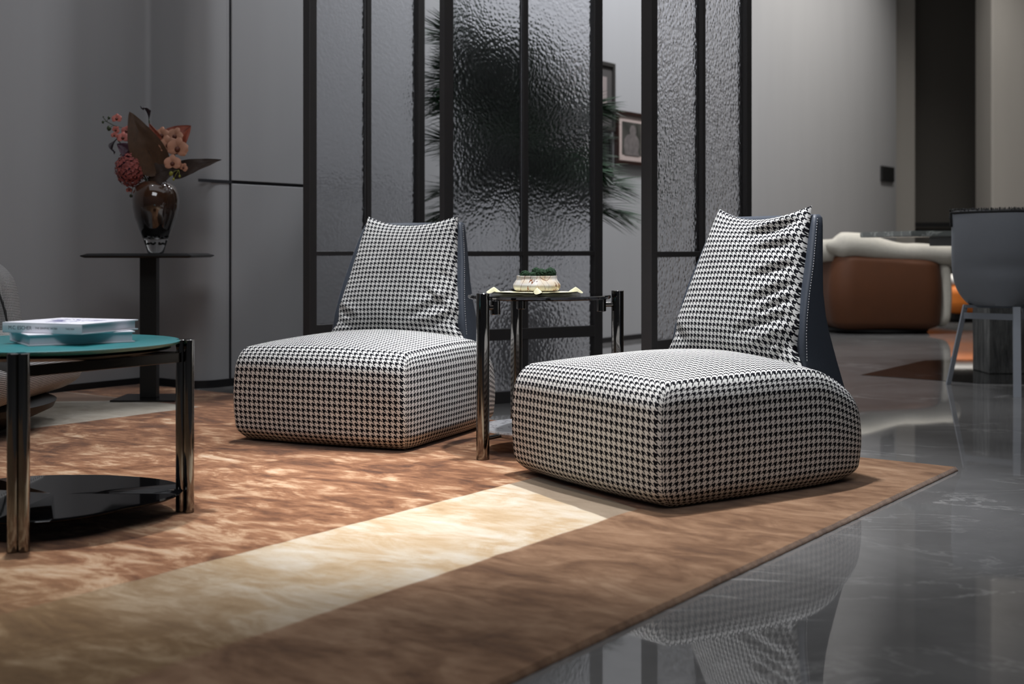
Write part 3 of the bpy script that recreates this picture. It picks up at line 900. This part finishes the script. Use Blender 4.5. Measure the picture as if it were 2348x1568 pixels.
M_darkpetal = simple('black_purple_petal', (.016, .008, .013), .45, var=.3)
M_purple = simple('plum_petal', (.045, .012, .028), .5, var=.3)
M_hyd = simple('dusty_rose_petal', (.30, .075, .065), .7, var=.55, nscale=38)
M_stem = simple('green_stem', (.03, .045, .015), .6)
M_yellow = simple('yellow_green_bud', (.30, .30, .03), .5)
M_throat = simple('rust_orchid_throat', (.10, .025, .012), .6)

def P(px, py, dy=0):   # place in the flower plane, metres from the vase mouth
    d = 5.30+dy
    return Vector(((px-1174)*d/2860, d, .65+(570-py)*d/2860))
def leaf(name, label, base, tip, width, mat, nrm=(0, -1, 0), bend=.03, fold=.25, stem_to=None, shape=.8):
    t = empty(name, base, 0, label, 'leaf'); base = Vector(base); tip = Vector(tip)
    ax = tip-base; L = ax.length; ax.normalize(); nn = Vector(nrm); sd = ax.cross(nn).normalized(); nn = sd.cross(ax).normalized()
    bm = bmesh.new(); uvl = bm.loops.layers.uv.new('UVMap')
    def f(a, b):
        s = 2*a-1; w = width*(S(PI*min(1, b**shape))**.75)*(1-.25*b)
        return ax*(L*b)+sd*(s*w/2)+nn*(bend*S(PI*b)+fold*abs(s)*w*.5+.004*noise.noise(Vector((s*2, b*6, L*9))))
    grid(bm, 14, 30, f, lambda a, b: (a-.5, b*2), uvl)
    bmesh.ops.solidify(bm, geom=bm.faces, thickness=.0008) if False else None
    weld(bm, 1e-5); obj('blade', bm, mat, t)
    bm = bmesh.new(); m = [ax*(L*k/8)+nn*(bend*S(PI*k/8)-.0008) for k in range(9)]
    s0 = (MOUTH+Vector((0, 0, -.05)))-base
    tube(bm, [s0]+[s0*.5+Vector((0, 0, .008))]+m, [.0025, .0025]+[.0022*(1-k/9) for k in range(9)], 6); obj('midrib', bm, M_leafdark, t)
    return t
leaf('leaf', 'large upright brown leaf, the tallest in the vase', P(372, 400, -.04), P(297, 256, -.05), .170, M_leafbrown, (-.15, -1, .05), .02, .22, shape=.62)
leaf('leaf', 'rust-red pointed leaf at the upper right of the bouquet', P(382, 345, .02), P(438, 288, .02), .135, M_leafred, (0, -1, .25), .015, .18, shape=.7)
leaf('leaf', 'narrow orange-red leaf edge beside the peach orchids', P(375, 345, -.05), P(341, 282, -.05), .036, M_leafred, (.4, -1, 0), .01, .5)
leaf('leaf', 'dark leaf with curled tip reaching far right of the bouquet', P(395, 398, .0), P(508, 366, -.02), .085, M_leafdark, (0, -1, .35), .01, .25, shape=.45)
leaf('leaf', 'low dark brown leaf over the vase mouth', P(340, 408, -.03), P(412, 380, -.05), .115, M_leafdark, (0, -1, .2), .015, .2)
leaf('leaf', 'dark brown leaf behind the tall leaf', P(352, 405, .03), P(330, 330, .03), .10, M_leafdark, (.2, -1, 0), .015, .2)

def calla(label, base, mouth, tipdir, sz, mat):
    t = empty('calla_lily', base, 0, label, 'flower'); base = Vector(base); d = (Vector(mouth)-base); L = d.length; d.normalize()
    u = d.cross(Vector((0, 1, 0))).normalized(); v = u.cross(d)
    bm = bmesh.new()
    def f(a, b):
        th = 2*PI*a; r = sz*(.10+.9*b**2.2)*(1+.45*b*b*C_(th))
        lift = .55*sz*b*b*C_(th)+.12*sz*b*S(3*th)*b
        return d*(L*b+lift)+u*(r*C_(th))+v*(r*S(th))
    grid(bm, 28, 14, f, closed_u=True)
    tube(bm, [d*L*1.0+u*sz*1.3, d*L*1.12+u*sz*1.9, d*L*1.28+u*sz*2.2], [.005, .004, .001], 6)
    obj('bloom', bm, mat, t)
    bm = bmesh.new(); s0 = MOUTH+Vector((0, 0, -.05))-base; tube(bm, [s0, s0*.5+Vector((0, .01, .01)), Vector((0, 0, 0)), d*L*.2], .0028, 6); obj('stem', bm, M_stem, t)
calla('near-black calla lily standing highest above the bouquet', P(342, 278), P(341, 250), 0, .016, M_darkpetal)
calla('near-black calla lily drooping at the far left of the bouquet', P(268, 318, -.02), P(252, 336, -.02), 0, .016, M_darkpetal)
calla('plum calla lily behind the top of the tall leaf', P(350, 318, .02), P(336, 290, .02), 0, .018, M_purple)

def orchid_flower(parent, c, r, mat, face=(0, -1, .1), roll=0):
    n = Vector(face).normalized(); u = n.cross(Z).normalized(); v = u.cross(n)
    bm = bmesh.new()
    for a, rr, ww in ((90, 1.0, .42), (-28, .95, .42), (208, .95, .42), (10, .98, .62), (170, .98, .62)):
        a = math.radians(a+roll); dx = u*C_(a)+v*S(a); dz = -u*S(a)+v*C_(a)
        def f(p, q):
            s = 2*p-1; w = ww*r*S(PI*min(1, (.12+.88*q)**.9*.95))**.6
            return c+dx*(r*rr*q)+dz*(s*w)+n*(.10*r*S(PI*q)+.12*r*(1-s*s)*q+(.03*r if ww > .5 else 0))
        grid(bm, 8, 10, f)
    weld(bm, 1e-6); p = obj('bloom', bm, mat, parent)
    bm = bmesh.new(); bmesh.ops.create_icosphere(bm, subdivisions=2, radius=r*.26, matrix=Matrix.Translation(c+n*.16*r-v*.1*r))
    obj('throat', bm, M_throat, p)
def orchid_spray(label, blooms, mat, path, buds, budmat):
    t = empty('orchid_spray', MOUTH, 0, label, 'flower')
    for (px, py, dy, r, roll) in blooms: orchid_flower(t, P(px, py, dy)-MOUTH, r, mat, (random.uniform(-.25, .35), -1, random.uniform(-.1, .3)), roll)
    bm = bmesh.new(); tube(bm, [Vector((0, 0, -.05))]+[P(*q)-MOUTH for q in path], .0018, 6); obj('stem', bm, M_stem, t)
    for (px, py, dy, r) in buds:
        bm = bmesh.new(); c = P(px, py, dy)-MOUTH
        bmesh.ops.create_icosphere(bm, subdivisions=2, radius=r, matrix=Matrix.Translation(c) @ Matrix.Scale(1.25, 4, (0, 0, 1)))
        q = min(path, key=lambda k: (P(*k)-MOUTH-c).length); tube(bm, [c, (c+P(*q)-MOUTH)/2+Vector((0, 0, .003)), P(*q)-MOUTH], .0011, 5)
        obj('bud', bm, budmat, t)
orchid_spray('peach orchid spray with large round petals on the right of the bouquet',
             [(408, 340, -.10, .046, 10), (386, 332, -.07, .040, -12), (396, 374, -.11, .036, 0), (402, 312, -.03, .038, 20), (372, 310, -.02, .036, 0), (421, 384, -.10, .020, 30)],
             M_peach, [(385, 400, -.03), (392, 372, -.06), (400, 345, -.06), (390, 315, -.0), (410, 390, -.06)], [(392, 398, -.08, .0085), (398, 411, -.08, .005), (412, 404, -.08, .005)], M_yellow)
orchid_spray('coral pink orchid spray with green buds at the upper left of the bouquet',
             [(268, 272, -.02, .022, 0), (266, 298, -.04, .018, 40), (282, 316, -.03, .026, 0), (290, 300, .0, .022, 10), (262, 310, -.05, .014, 0), (296, 436, -.02, .013, 0)],
             M_pink, [(318, 380, .0), (300, 330, .01), (281, 293, .0), (262, 288, -.01), (245, 279, -.01), (238, 271, -.01)],
             [(250, 294, -.02, .0095), (236, 280, -.01, .005), (250, 270, -.01, .006), (237, 268, -.01, .003), (300, 449, -.02, .006)], M_stem)
def hydrangea():
    c = P(298, 388, -.04); t = empty('hydrangea', c, 0, 'dusty rose hydrangea head hanging over the left side of the vase', 'flower')
    bm = bmesh.new(); rnd = random.Random(3)
    for k in range(190):
        z = 1-2*(k+.5)/190; th = k*2.39996; rr = math.sqrt(1-z*z)
        d = Vector((rr*C_(th), rr*S(th), z)); R = Vector((.060, .052, .074))
        p = Vector((d.x*R.x, d.y*R.y, d.z*R.z-.0)); p *= rnd.uniform(.88, 1.06)
        p.x += -.0*p.z
        n = d; u = n.orthogonal().normalized(); v = n.cross(u)
        roll = rnd.uniform(0, 6)
        for q in range(4):
            a = roll+q*PI/2; e = u*C_(a)+v*S(a); g = n.cross(e)
            s = .0095*rnd.uniform(.8, 1.2); tl = n*rnd.uniform(-.2, .6)*s
            vs = [bm.verts.new(x) for x in (p, p+e*s*.6+g*s*.55+tl*.4, p+e*s*1.25+tl, p+e*s*.6-g*s*.55+tl*.5)]
            bm.faces.new(vs)
    obj('petals', bm, M_hyd, t, smooth=False)
    bm = bmesh.new(); bmesh.ops.create_icosphere(bm, subdivisions=3, radius=.047, matrix=Matrix.Scale(1.2, 4, (0, 0, 1))); obj('core', bm, M_purple, t)
    bm = bmesh.new(); s0 = MOUTH+Vector((0, 0, -.05))-c; tube(bm, [s0, s0*.6+Vector((0, 0, .02)), Vector((0, 0, 0))], .003, 6); obj('stem', bm, M_stem, t)
hydrangea()
leaf('leaf', 'dark plum leaf above the hydrangea', P(310, 360, -.03), P(268, 330, -.06), .075, M_purple, (0, -1, .3), .02, .2)

# ------------------------------------------------------------------ steel and glass screens
def screen(p0, p1, label, zmid=.629, zlow=.289):
    p0 = Vector((*p0, 0)); p1 = Vector((*p1, 0)); d = p1-p0; L = d.length
    t = empty('screen', p0, math.atan2(d.y, d.x), label, 'room divider', 'steel and pebbled glass screens')
    Ht = 2.55; dp = .045; fw = .042
    bm = bmesh.new()
    for x in (fw/2, L-fw/2): box(bm, (x, 0, Ht/2), (fw, dp, Ht), bevel=.0012, seg=1)
    for z, h in ((.025, .05), (Ht-.025, .05), (zlow, .048)): box(bm, (L/2, 0, z), (L-2*fw, dp-.001, h), bevel=.0012, seg=1)
    obj('frame', bm, M_screenmetal, t, smooth=False)
    bm = bmesh.new(); mw = .024
    box(bm, (L/2, 0, (.05+Ht-.05)/2), (mw, dp-.006, Ht-.1), bevel=.0012, seg=1)
    box(bm, (L/2, 0, zmid), (L-2*fw, dp-.008, .020), bevel=.0012, seg=1)
    obj('glazing_bars', bm, M_screenmetal, t, smooth=False)
    for (x0, x1) in ((fw, L/2-mw/2), (L/2+mw/2, L-fw)):
        for (z0, z1) in ((.05, zlow-.024), (zlow+.024, zmid-.010), (zmid+.010, Ht-.05)):
            bm = bmesh.new(); box(bm, ((x0+x1)/2, 0, (z0+z1)/2), (x1-x0, .006, z1-z0)); obj('glass_pane', bm, M_glass, t, smooth=False)
    return t
screen((-.907, 5.50), (-.440, 6.07), 'pebbled glass screen at the left, nearest the grey wall with the joint')
screen((-.288, 5.12), (.388, 5.50), 'middle pebbled glass screen with the dark palm showing through')
screen((.490, 4.55), (.972, 5.16), 'right pebbled glass screen behind the right houndstooth chair')

# ------------------------------------------------------------------ palm
def palm():
    c = Vector((.07, 6.55, 0)); t = empty('potted_palm', c, 0, 'dark green palm standing behind the middle glass screen', 'plant')
    M_palm = simple('palm_green', (.010, .055, .014), .45, var=.6, nscale=10)
    bm = bmesh.new(); lathe(bm, [(0, 0), (.15, 0), (.19, .36), (.195, .38), (.18, .38), (.175, .35), (0, .35)], 48, cap=False); obj('pot', bm, M_pot, t, sharp=40)
    bm = bmesh.new(); lathe(bm, [(0, .351), (.174, .351), (.174, .356), (0, .362)], 40, cap=False); obj('soil', bm, M_soil, t)
    bm = bmesh.new(); tube(bm, [(0, 0, .35), (.01, 0, .6), (-.01, .01, .95), (.0, 0, 1.5)], [.022, .018, .020, .018], 10); obj('trunk', bm, M_palm, t)
    rnd = random.Random(5)
    spec = []
    for k in range(60): spec.append((k*137.5+rnd.uniform(-20, 20), rnd.uniform(5, 85), rnd.uniform(.34, .52), rnd.uniform(.80, 1.38)))
    for k in range(22): spec.append((180+rnd.uniform(-45, 45), rnd.uniform(40, 75), rnd.uniform(.40, .55), rnd.uniform(1.25, 1.6)))
    spec += [(185, 62, .55, 1.45), (180, 48, .6, 1.55), (150, 70, .5, 1.5), (210, 75, .5, 1.5), (180, 40, .62, 1.5), (200, 55, .60, 1.05), (170, 70, .52, .95), (190, 28, .75, 1.35), (0, 68, .56, .95), (-15, 80, .55, .92), (12, 50, .5, 1.1), (176, 85, .5, .95)]
    for k_, (az, el, L, z0) in enumerate(spec):
        a = math.radians(az); e = math.radians(90-el); h = Vector((C_(a), S(a)*.7, 0)); tow = max(0, -h.dot(NW)); L = min(L, .42/max(.01, tow*C_(e))) if tow > 0 else L
        pts = []; m = 14
        for i in range(m+1):
            q = i/m; droop = .45*q*q*L*(1 if el > 30 else .5)
            pts.append(Vector((0, 0, z0-.05))+h*(L*q*C_(e)*.95)+Z*(L*q*S(e)*1.05+.0-droop*.55))
        bm = bmesh.new(); tube(bm, pts, [.005*(1-.8*i/m) for i in range(m+1)], 5)
        for i in range(3, m+1):
            for sub in (0, .33, .66):
                p = pts[i]*(1-sub)+pts[max(0, i-1)]*sub; tg = (pts[i]-pts[i-1]).normalized(); sd = tg.cross(Z).normalized()
                if sd.length < .1: sd = Vector((1, 0, 0))
                ll = .36*L/.6*S(PI*min(.95, .18+.75*i/m))**.6
                for sg in (-1, 1):
                    dr = (tg*1.0+sd*sg*.50+Z*rnd.uniform(-.45, .35)).normalized(); w = .0085 if k_ < 60 else .0065
                    sx = dr.cross(Z).normalized(); pr = None
                    for kq in range(6):
                        q = kq/5; ctr = p+dr*ll*q-Z*(.10*ll*q*q); ww = w*S(PI*(.12+.86*q))+.0006
                        cur = (bm.verts.new(ctr-sx*ww), bm.verts.new(ctr+Z*ww*.35), bm.verts.new(ctr+sx*ww))
                        if pr:
                            bm.faces.new((pr[0], pr[1], cur[1], cur[0])); bm.faces.new((pr[1], pr[2], cur[2], cur[1]))
                        pr = cur
        obj('frond', bm, M_palm, t)
palm()

# ------------------------------------------------------------------ pictures and wall plate
def art_mat(name, a, b, sc):
    k = NT(name); o = k.coord(); n = k.noise(k.mapping(o, scale=(1, 1, .6)), sc, 3, .5, .5)
    k.p(col=k.ramp(n, [(.35, a), (.6, b)]), rough=.35); return k.m
def picture(s0, s1, z0, z1, label, fr, mount, artm, mw=.2):
    w = s1-s0; h = z1-z0; p = K2+A*((s0+s1)/2)+NW*.016+Z*((z0+z1)/2)
    t = empty('picture_frame', p, math.atan2(A.y, A.x), label, 'picture', 'framed pictures on the long grey wall')
    bm = bmesh.new(); b = .028
    for x, z, sx, sz in ((0, h/2-b/2, w, b), (0, -h/2+b/2, w, b), (-w/2+b/2, 0, b, h-2*b), (w/2-b/2, 0, b, h-2*b)): box(bm, (x, 0, z), (sx, .030, sz), bevel=.002, seg=1)
    obj('frame', bm, fr, t, smooth=False)
    bm = bmesh.new(); box(bm, (0, .002, 0), (w-2*b, .010, h-2*b)); obj('mount', bm, mount, t, smooth=False)
    iw, ih = (w-2*b)*(1-mw), (h-2*b)*(1-mw)
    bm = bmesh.new(); box(bm, (0, -.004, 0), (iw, .003, ih)); o = obj('print', bm, artm, t, smooth=False)
    return t, iw, ih
M_photo = art_mat('grey_photo_print', (.030, .030, .026), (.07, .068, .06), 8)
t, iw, ih = picture(3.655, 4.083, 1.243, 1.619, 'dark framed portrait print with pinkish mount, right of the middle screen', M_picframe, M_mat, M_photo, .28)
# seated figure in the print: soft tonal shape, flat in the picture
bm = bmesh.new()
fig = [(-.072, -.12), (-.085, -.06), (-.078, -.01), (-.052, .022), (.0, .036), (.044, .026), (.068, .0), (.078, -.05), (.060, -.085), (.078, -.12)]
vs = [bm.verts.new((x*1.35, -.0062, z)) for x, z in fig]; bm.faces.new(vs)
vs = [bm.verts.new((.012+.046*C_(k*PI/10), -.0064, .054+.042*S(k*PI/10))) for k in range(20)]; bm.faces.new(vs)
bmesh.ops.recalc_face_normals(bm, faces=bm.faces)
obj('print_figure', bm, simple('pale_print_tone', (.13, .115, .11), .5, var=.6, nscale=26), t, smooth=False)
picture(3.17, 3.632, 1.462, 1.934, 'large dark framed print half hidden behind the middle screen, upper of the pair', simple('grey_brown_frame', (.03, .028, .026), .4), simple('charcoal_mount', (.05, .045, .043), .8), simple('pink_grey_print', (.24, .20, .19), .7), .36)
picture(3.27, 3.597, 1.100, 1.428, 'black framed picture half hidden behind the middle screen, lower of the pair', M_black, M_black, simple('green_black_print', (.01, .016, .012), .4), .3)
bm = bmesh.new(); p = K2+A*9.129+NW*.012+Z*1.435; box(bm, p, (.37, .024, .155), Matrix.Rotation(math.atan2(A.y, A.x), 4, 'Z'), bevel=.004)
tag(obj('wall_plate', bm, M_black, smooth=False), 'dark rectangular panel fixed near the end of the long grey wall', 'wall panel')

# ------------------------------------------------------------------ orange armchairs
def orange_chair(loc, rz, label, sc=1.0):
    t = empty('armchair', loc, rz, label, 'armchair', None)
    bm = bmesh.new(); uvl = bm.loops.layers.uv.new('UVMap')
    def df(p):
        x, y, z = p; w = (z+.29)/.58; b = S(PI*min(1, max(0, w)))
        lean = .045*b if x < 0 else .012*b
        return Vector((x+math.copysign(lean, x)*min(1, abs(x)/.3)+.0, y*(1+.10*b), z+.315-.03*(x/.42)*w))
    rblock(bm, uvl, .41, .36, .29, (.15, .14, .06), 40, df); obj('body', bm, M_orange, t)
    bm = bmesh.new(); pts = []; rad = []
    for k in range(0, 33):
        a = k/32; x = -.455+.985*a; e = smooth01((a-.22)/.42)
        z = .668-.050*e-.012*a+.006*S(a*11)
        pts.append((x, -.28, z)); rad.append((.100-.026*e)*min(1, (.45+.55*smooth01(a/.10)))*min(1, .5+.5*smooth01((1-a)/.07)))
    tube(bm, [(-.475, -.28, .660)]+pts+[(.545, -.28, .606)], [.02]+rad+[.015], 24)
    for sx, x0, z0 in ((-1, -.42, .64), (1, .49, .60)):
        tube(bm, [(x0, -.26, z0), (x0+sx*.02, .05, z0-.01), (x0, .32, z0-.06)], [.085, .088, .05], 18)
    bm.normal_update()
    for v in bm.verts: v.co += v.normal*.005*noise.noise(v.co*8)
    obj('rolled_rim', bm, M_fleece, t)
    bm = bmesh.new(); uvl = bm.loops.layers.uv.new('UVMap')
    rblock(bm, uvl, .05, .30, .25, (.04, .1, .08), 16, lambda p: Vector((p.x+.435+.02*S(PI*(p.z+.25)/.5), p.y-.02, p.z+.30))); obj('side_lining', bm, M_fleece, t)
    bm = bmesh.new(); lathe(bm, [(0, 0), (.32, 0), (.34, .03), (0, .04)], 48, cap=False, sx=1.22); obj('base', bm, M_black, t)
    return t
o1 = orange_chair((2.86, 9.80, 0), math.radians(3), 'burnt orange armchair with cream rolled rim in the background')
o1.scale = (1.0, .96, 1.0)
# second chair: bright orange seat with pale cushion
t = empty('armchair', (4.22, 11.3, 0), 0, 'bright orange armchair with white seat partly hidden behind the first one', 'armchair')
bm = bmesh.new(); uvl = bm.loops.layers.uv.new('UVMap'); rblock(bm, uvl, .42, .38, .14, (.14, .14, .11), 28, lambda p: Vector((p.x, p.y, p.z+.215))); obj('body', bm, simple('bright_orange_velvet', (.75, .20, .02), .6, var=.06), t)
bm = bmesh.new(); uvl = bm.loops.layers.uv.new('UVMap'); rblock(bm, uvl, .40, .34, .05, (.1, .1, .045), 20, lambda p: Vector((p.x, p.y, p.z+.365))); obj('seat_cushion', bm, M_white, t)
bm = bmesh.new(); box(bm, (0, 0, .045), (.6, .5, .09), bevel=.02); obj('base', bm, M_black, t)
spot('spot_orange', (4.2, 11.0, 3.3), (4.2, 11.3, 0), 130, 40, .7, (1, .9, .8), .05)
spot('spot_orange_left', (2.8, 9.9, 3.3), (2.75, 10.0, 0), 30, 34, .8, (1, .9, .8), .05)

# ------------------------------------------------------------------ dining table and chair
t = empty('dining_table', (3.35, 7.0, 0), 0, 'dining table with green-grey marble slab on rough stone pedestal at the right', 'dining table')
bm = bmesh.new(); prism(bm, [(-1.30, .35), (-1.22, -.35), (1.2, -.55), (1.2, .45)], .715, .745); bmesh.ops.recalc_face_normals(bm, faces=bm.faces)
bmesh.ops.bevel(bm, geom=list(bm.edges), offset=.004, segments=2, affect='EDGES'); obj('tabletop', bm, M_slab, t, smooth=False)
bm = bmesh.new(); box(bm, (-.0, 0, .690), (1.85, .5, .05), bevel=.004); obj('apron', bm, simple('dark_stone_apron', (.05, .052, .05), .5), t, smooth=False)
bm = bmesh.new(); box(bm, (-.76, -.42, .332), (.235, .235, .664), bevel=.006)
bmesh.ops.subdivide_edges(bm, edges=bm.edges, cuts=4, use_grid_fill=True)
for v in bm.verts: v.co += Vector((noise.noise(v.co*9), noise.noise(v.co*9+Vector((5, 0, 0))), 0))*.004
obj('pedestal', bm, M_rough, t, smooth=False)
# sideboard behind
def dining_chair():
    c = Vector((2.26, 5.62, 0)); t = empty('dining_chair', c, math.radians(-6), 'blue-grey shell dining chair seen from behind at the right edge', 'chair')
    # shell back: curved sheet, wraps round; local x right, y away from viewer
    bm = bmesh.new()
    def f(off):
        def g(a, b):
            s = 2*a-1; z = .385+.43*b
            hw = .235*(1+.05*b)*(1-.45*(1-b)**5.5)*(1-.05*(1-b))
            ang = s*1.05
            x = hw*S(ang)/S(1.05)
            y = (1-C_(ang))*.28*(1-.2*b)+.13*(1-b)**2.2-.02*b
            y += .012*math.exp(-((b-.42)/.08)**2)*(1-s*s)
            return Vector((x, y+off, z-.004*abs(s)*b))
        return g
    n, m = 32, 24
    F = grid(bm, n, m, f(0)); K = grid(bm, n, m, f(.018), flip=True)
    for i in range(n):
        bm.faces.new((F[i][m], F[i+1][m], K[i+1][m], K[i][m])); bm.faces.new((F[i+1][0], F[i][0], K[i][0], K[i+1][0]))
    for j in range(m):
        bm.faces.new((F[0][j], F[0][j+1], K[0][j+1], K[0][j])); bm.faces.new((F[n][j+1], F[n][j], K[n][j], K[n][j+1]))
    bmesh.ops.recalc_face_normals(bm, faces=bm.faces); obj('backrest', bm, M_greyshell, t, sharp=50)
    bm = bmesh.new(); uvl = bm.loops.layers.uv.new('UVMap'); rblock(bm, uvl, .14, .14, .03, (.08, .08, .025), 20, lambda p: Vector((p.x, p.y+.29, p.z+.44-.02*(p.y/.2)))); obj('seat', bm, M_greyshell, t)
    # dark tufted trim along the top edge
    bm = bmesh.new(); g = f(.008); pts = [g(i/30, 1)+Z*.004 for i in range(31)]; pts = [g(0, .86), g(0, .93)]+pts+[g(1, .93), g(1, .86)]
    tube(bm, pts, .010, 8); rnd = random.Random(2)
    for p in pts:
        for _ in range(14):
            q = p+Vector((rnd.uniform(-.008, .008), rnd.uniform(-.008, .008), .004)); tube(bm, [q, q+Vector((rnd.uniform(-.006, .006), rnd.uniform(-.004, .004), rnd.uniform(.008, .016)))], .0012, 3)
    obj('tufted_trim', bm, M_black, t)
    # flat legs
    def leg(p, q, w=.030, th=.012):
        p, q = Vector(p), Vector(q); bm = bmesh.new()
        for (a, b) in ((p, q),):
            rows = [[bm.verts.new(c+Vector((sx*w/2, sy*th/2, 0))) for sx, sy in ((-1, -1), (1, -1), (1, 1), (-1, 1))] for c in (a, b)]
            for i in range(4): bm.faces.new((rows[0][i], rows[0][(i+1) % 4], rows[1][(i+1) % 4], rows[1][i]))
            bm.faces.new(rows[0][::-1]); bm.faces.new(rows[1])
        bmesh.ops.recalc_face_normals(bm, faces=bm.faces); obj('leg', bm, M_greyleg, t, smooth=False)
    leg((-.205, .34, 0), (-.145, .26, .385), .020, .020); leg((-.030, -.16, 0), (.030, .06, .385), .032, .012)
    leg((.235, .34, 0), (.165, .26, .385), .020, .020); leg((.30, .55, 0), (.16, .40, .385), .03, .012)
    bm = bmesh.new(); box(bm, (-.06, .18, .335), (.23, .012, .028), Matrix.Rotation(-.6, 4, 'Z')); box(bm, (.10, .18, .335), (.20, .012, .028), Matrix.Rotation(.6, 4, 'Z')); box(bm, (0, .26, .378), (.30, .04, .014)); obj('under_frame', bm, M_greyleg, t, smooth=False)
dining_chair()
spot('spot_dining', (2.4, 5.2, 3.3), (2.4, 5.8, 0), 18, 50, .9, COOL, .06)
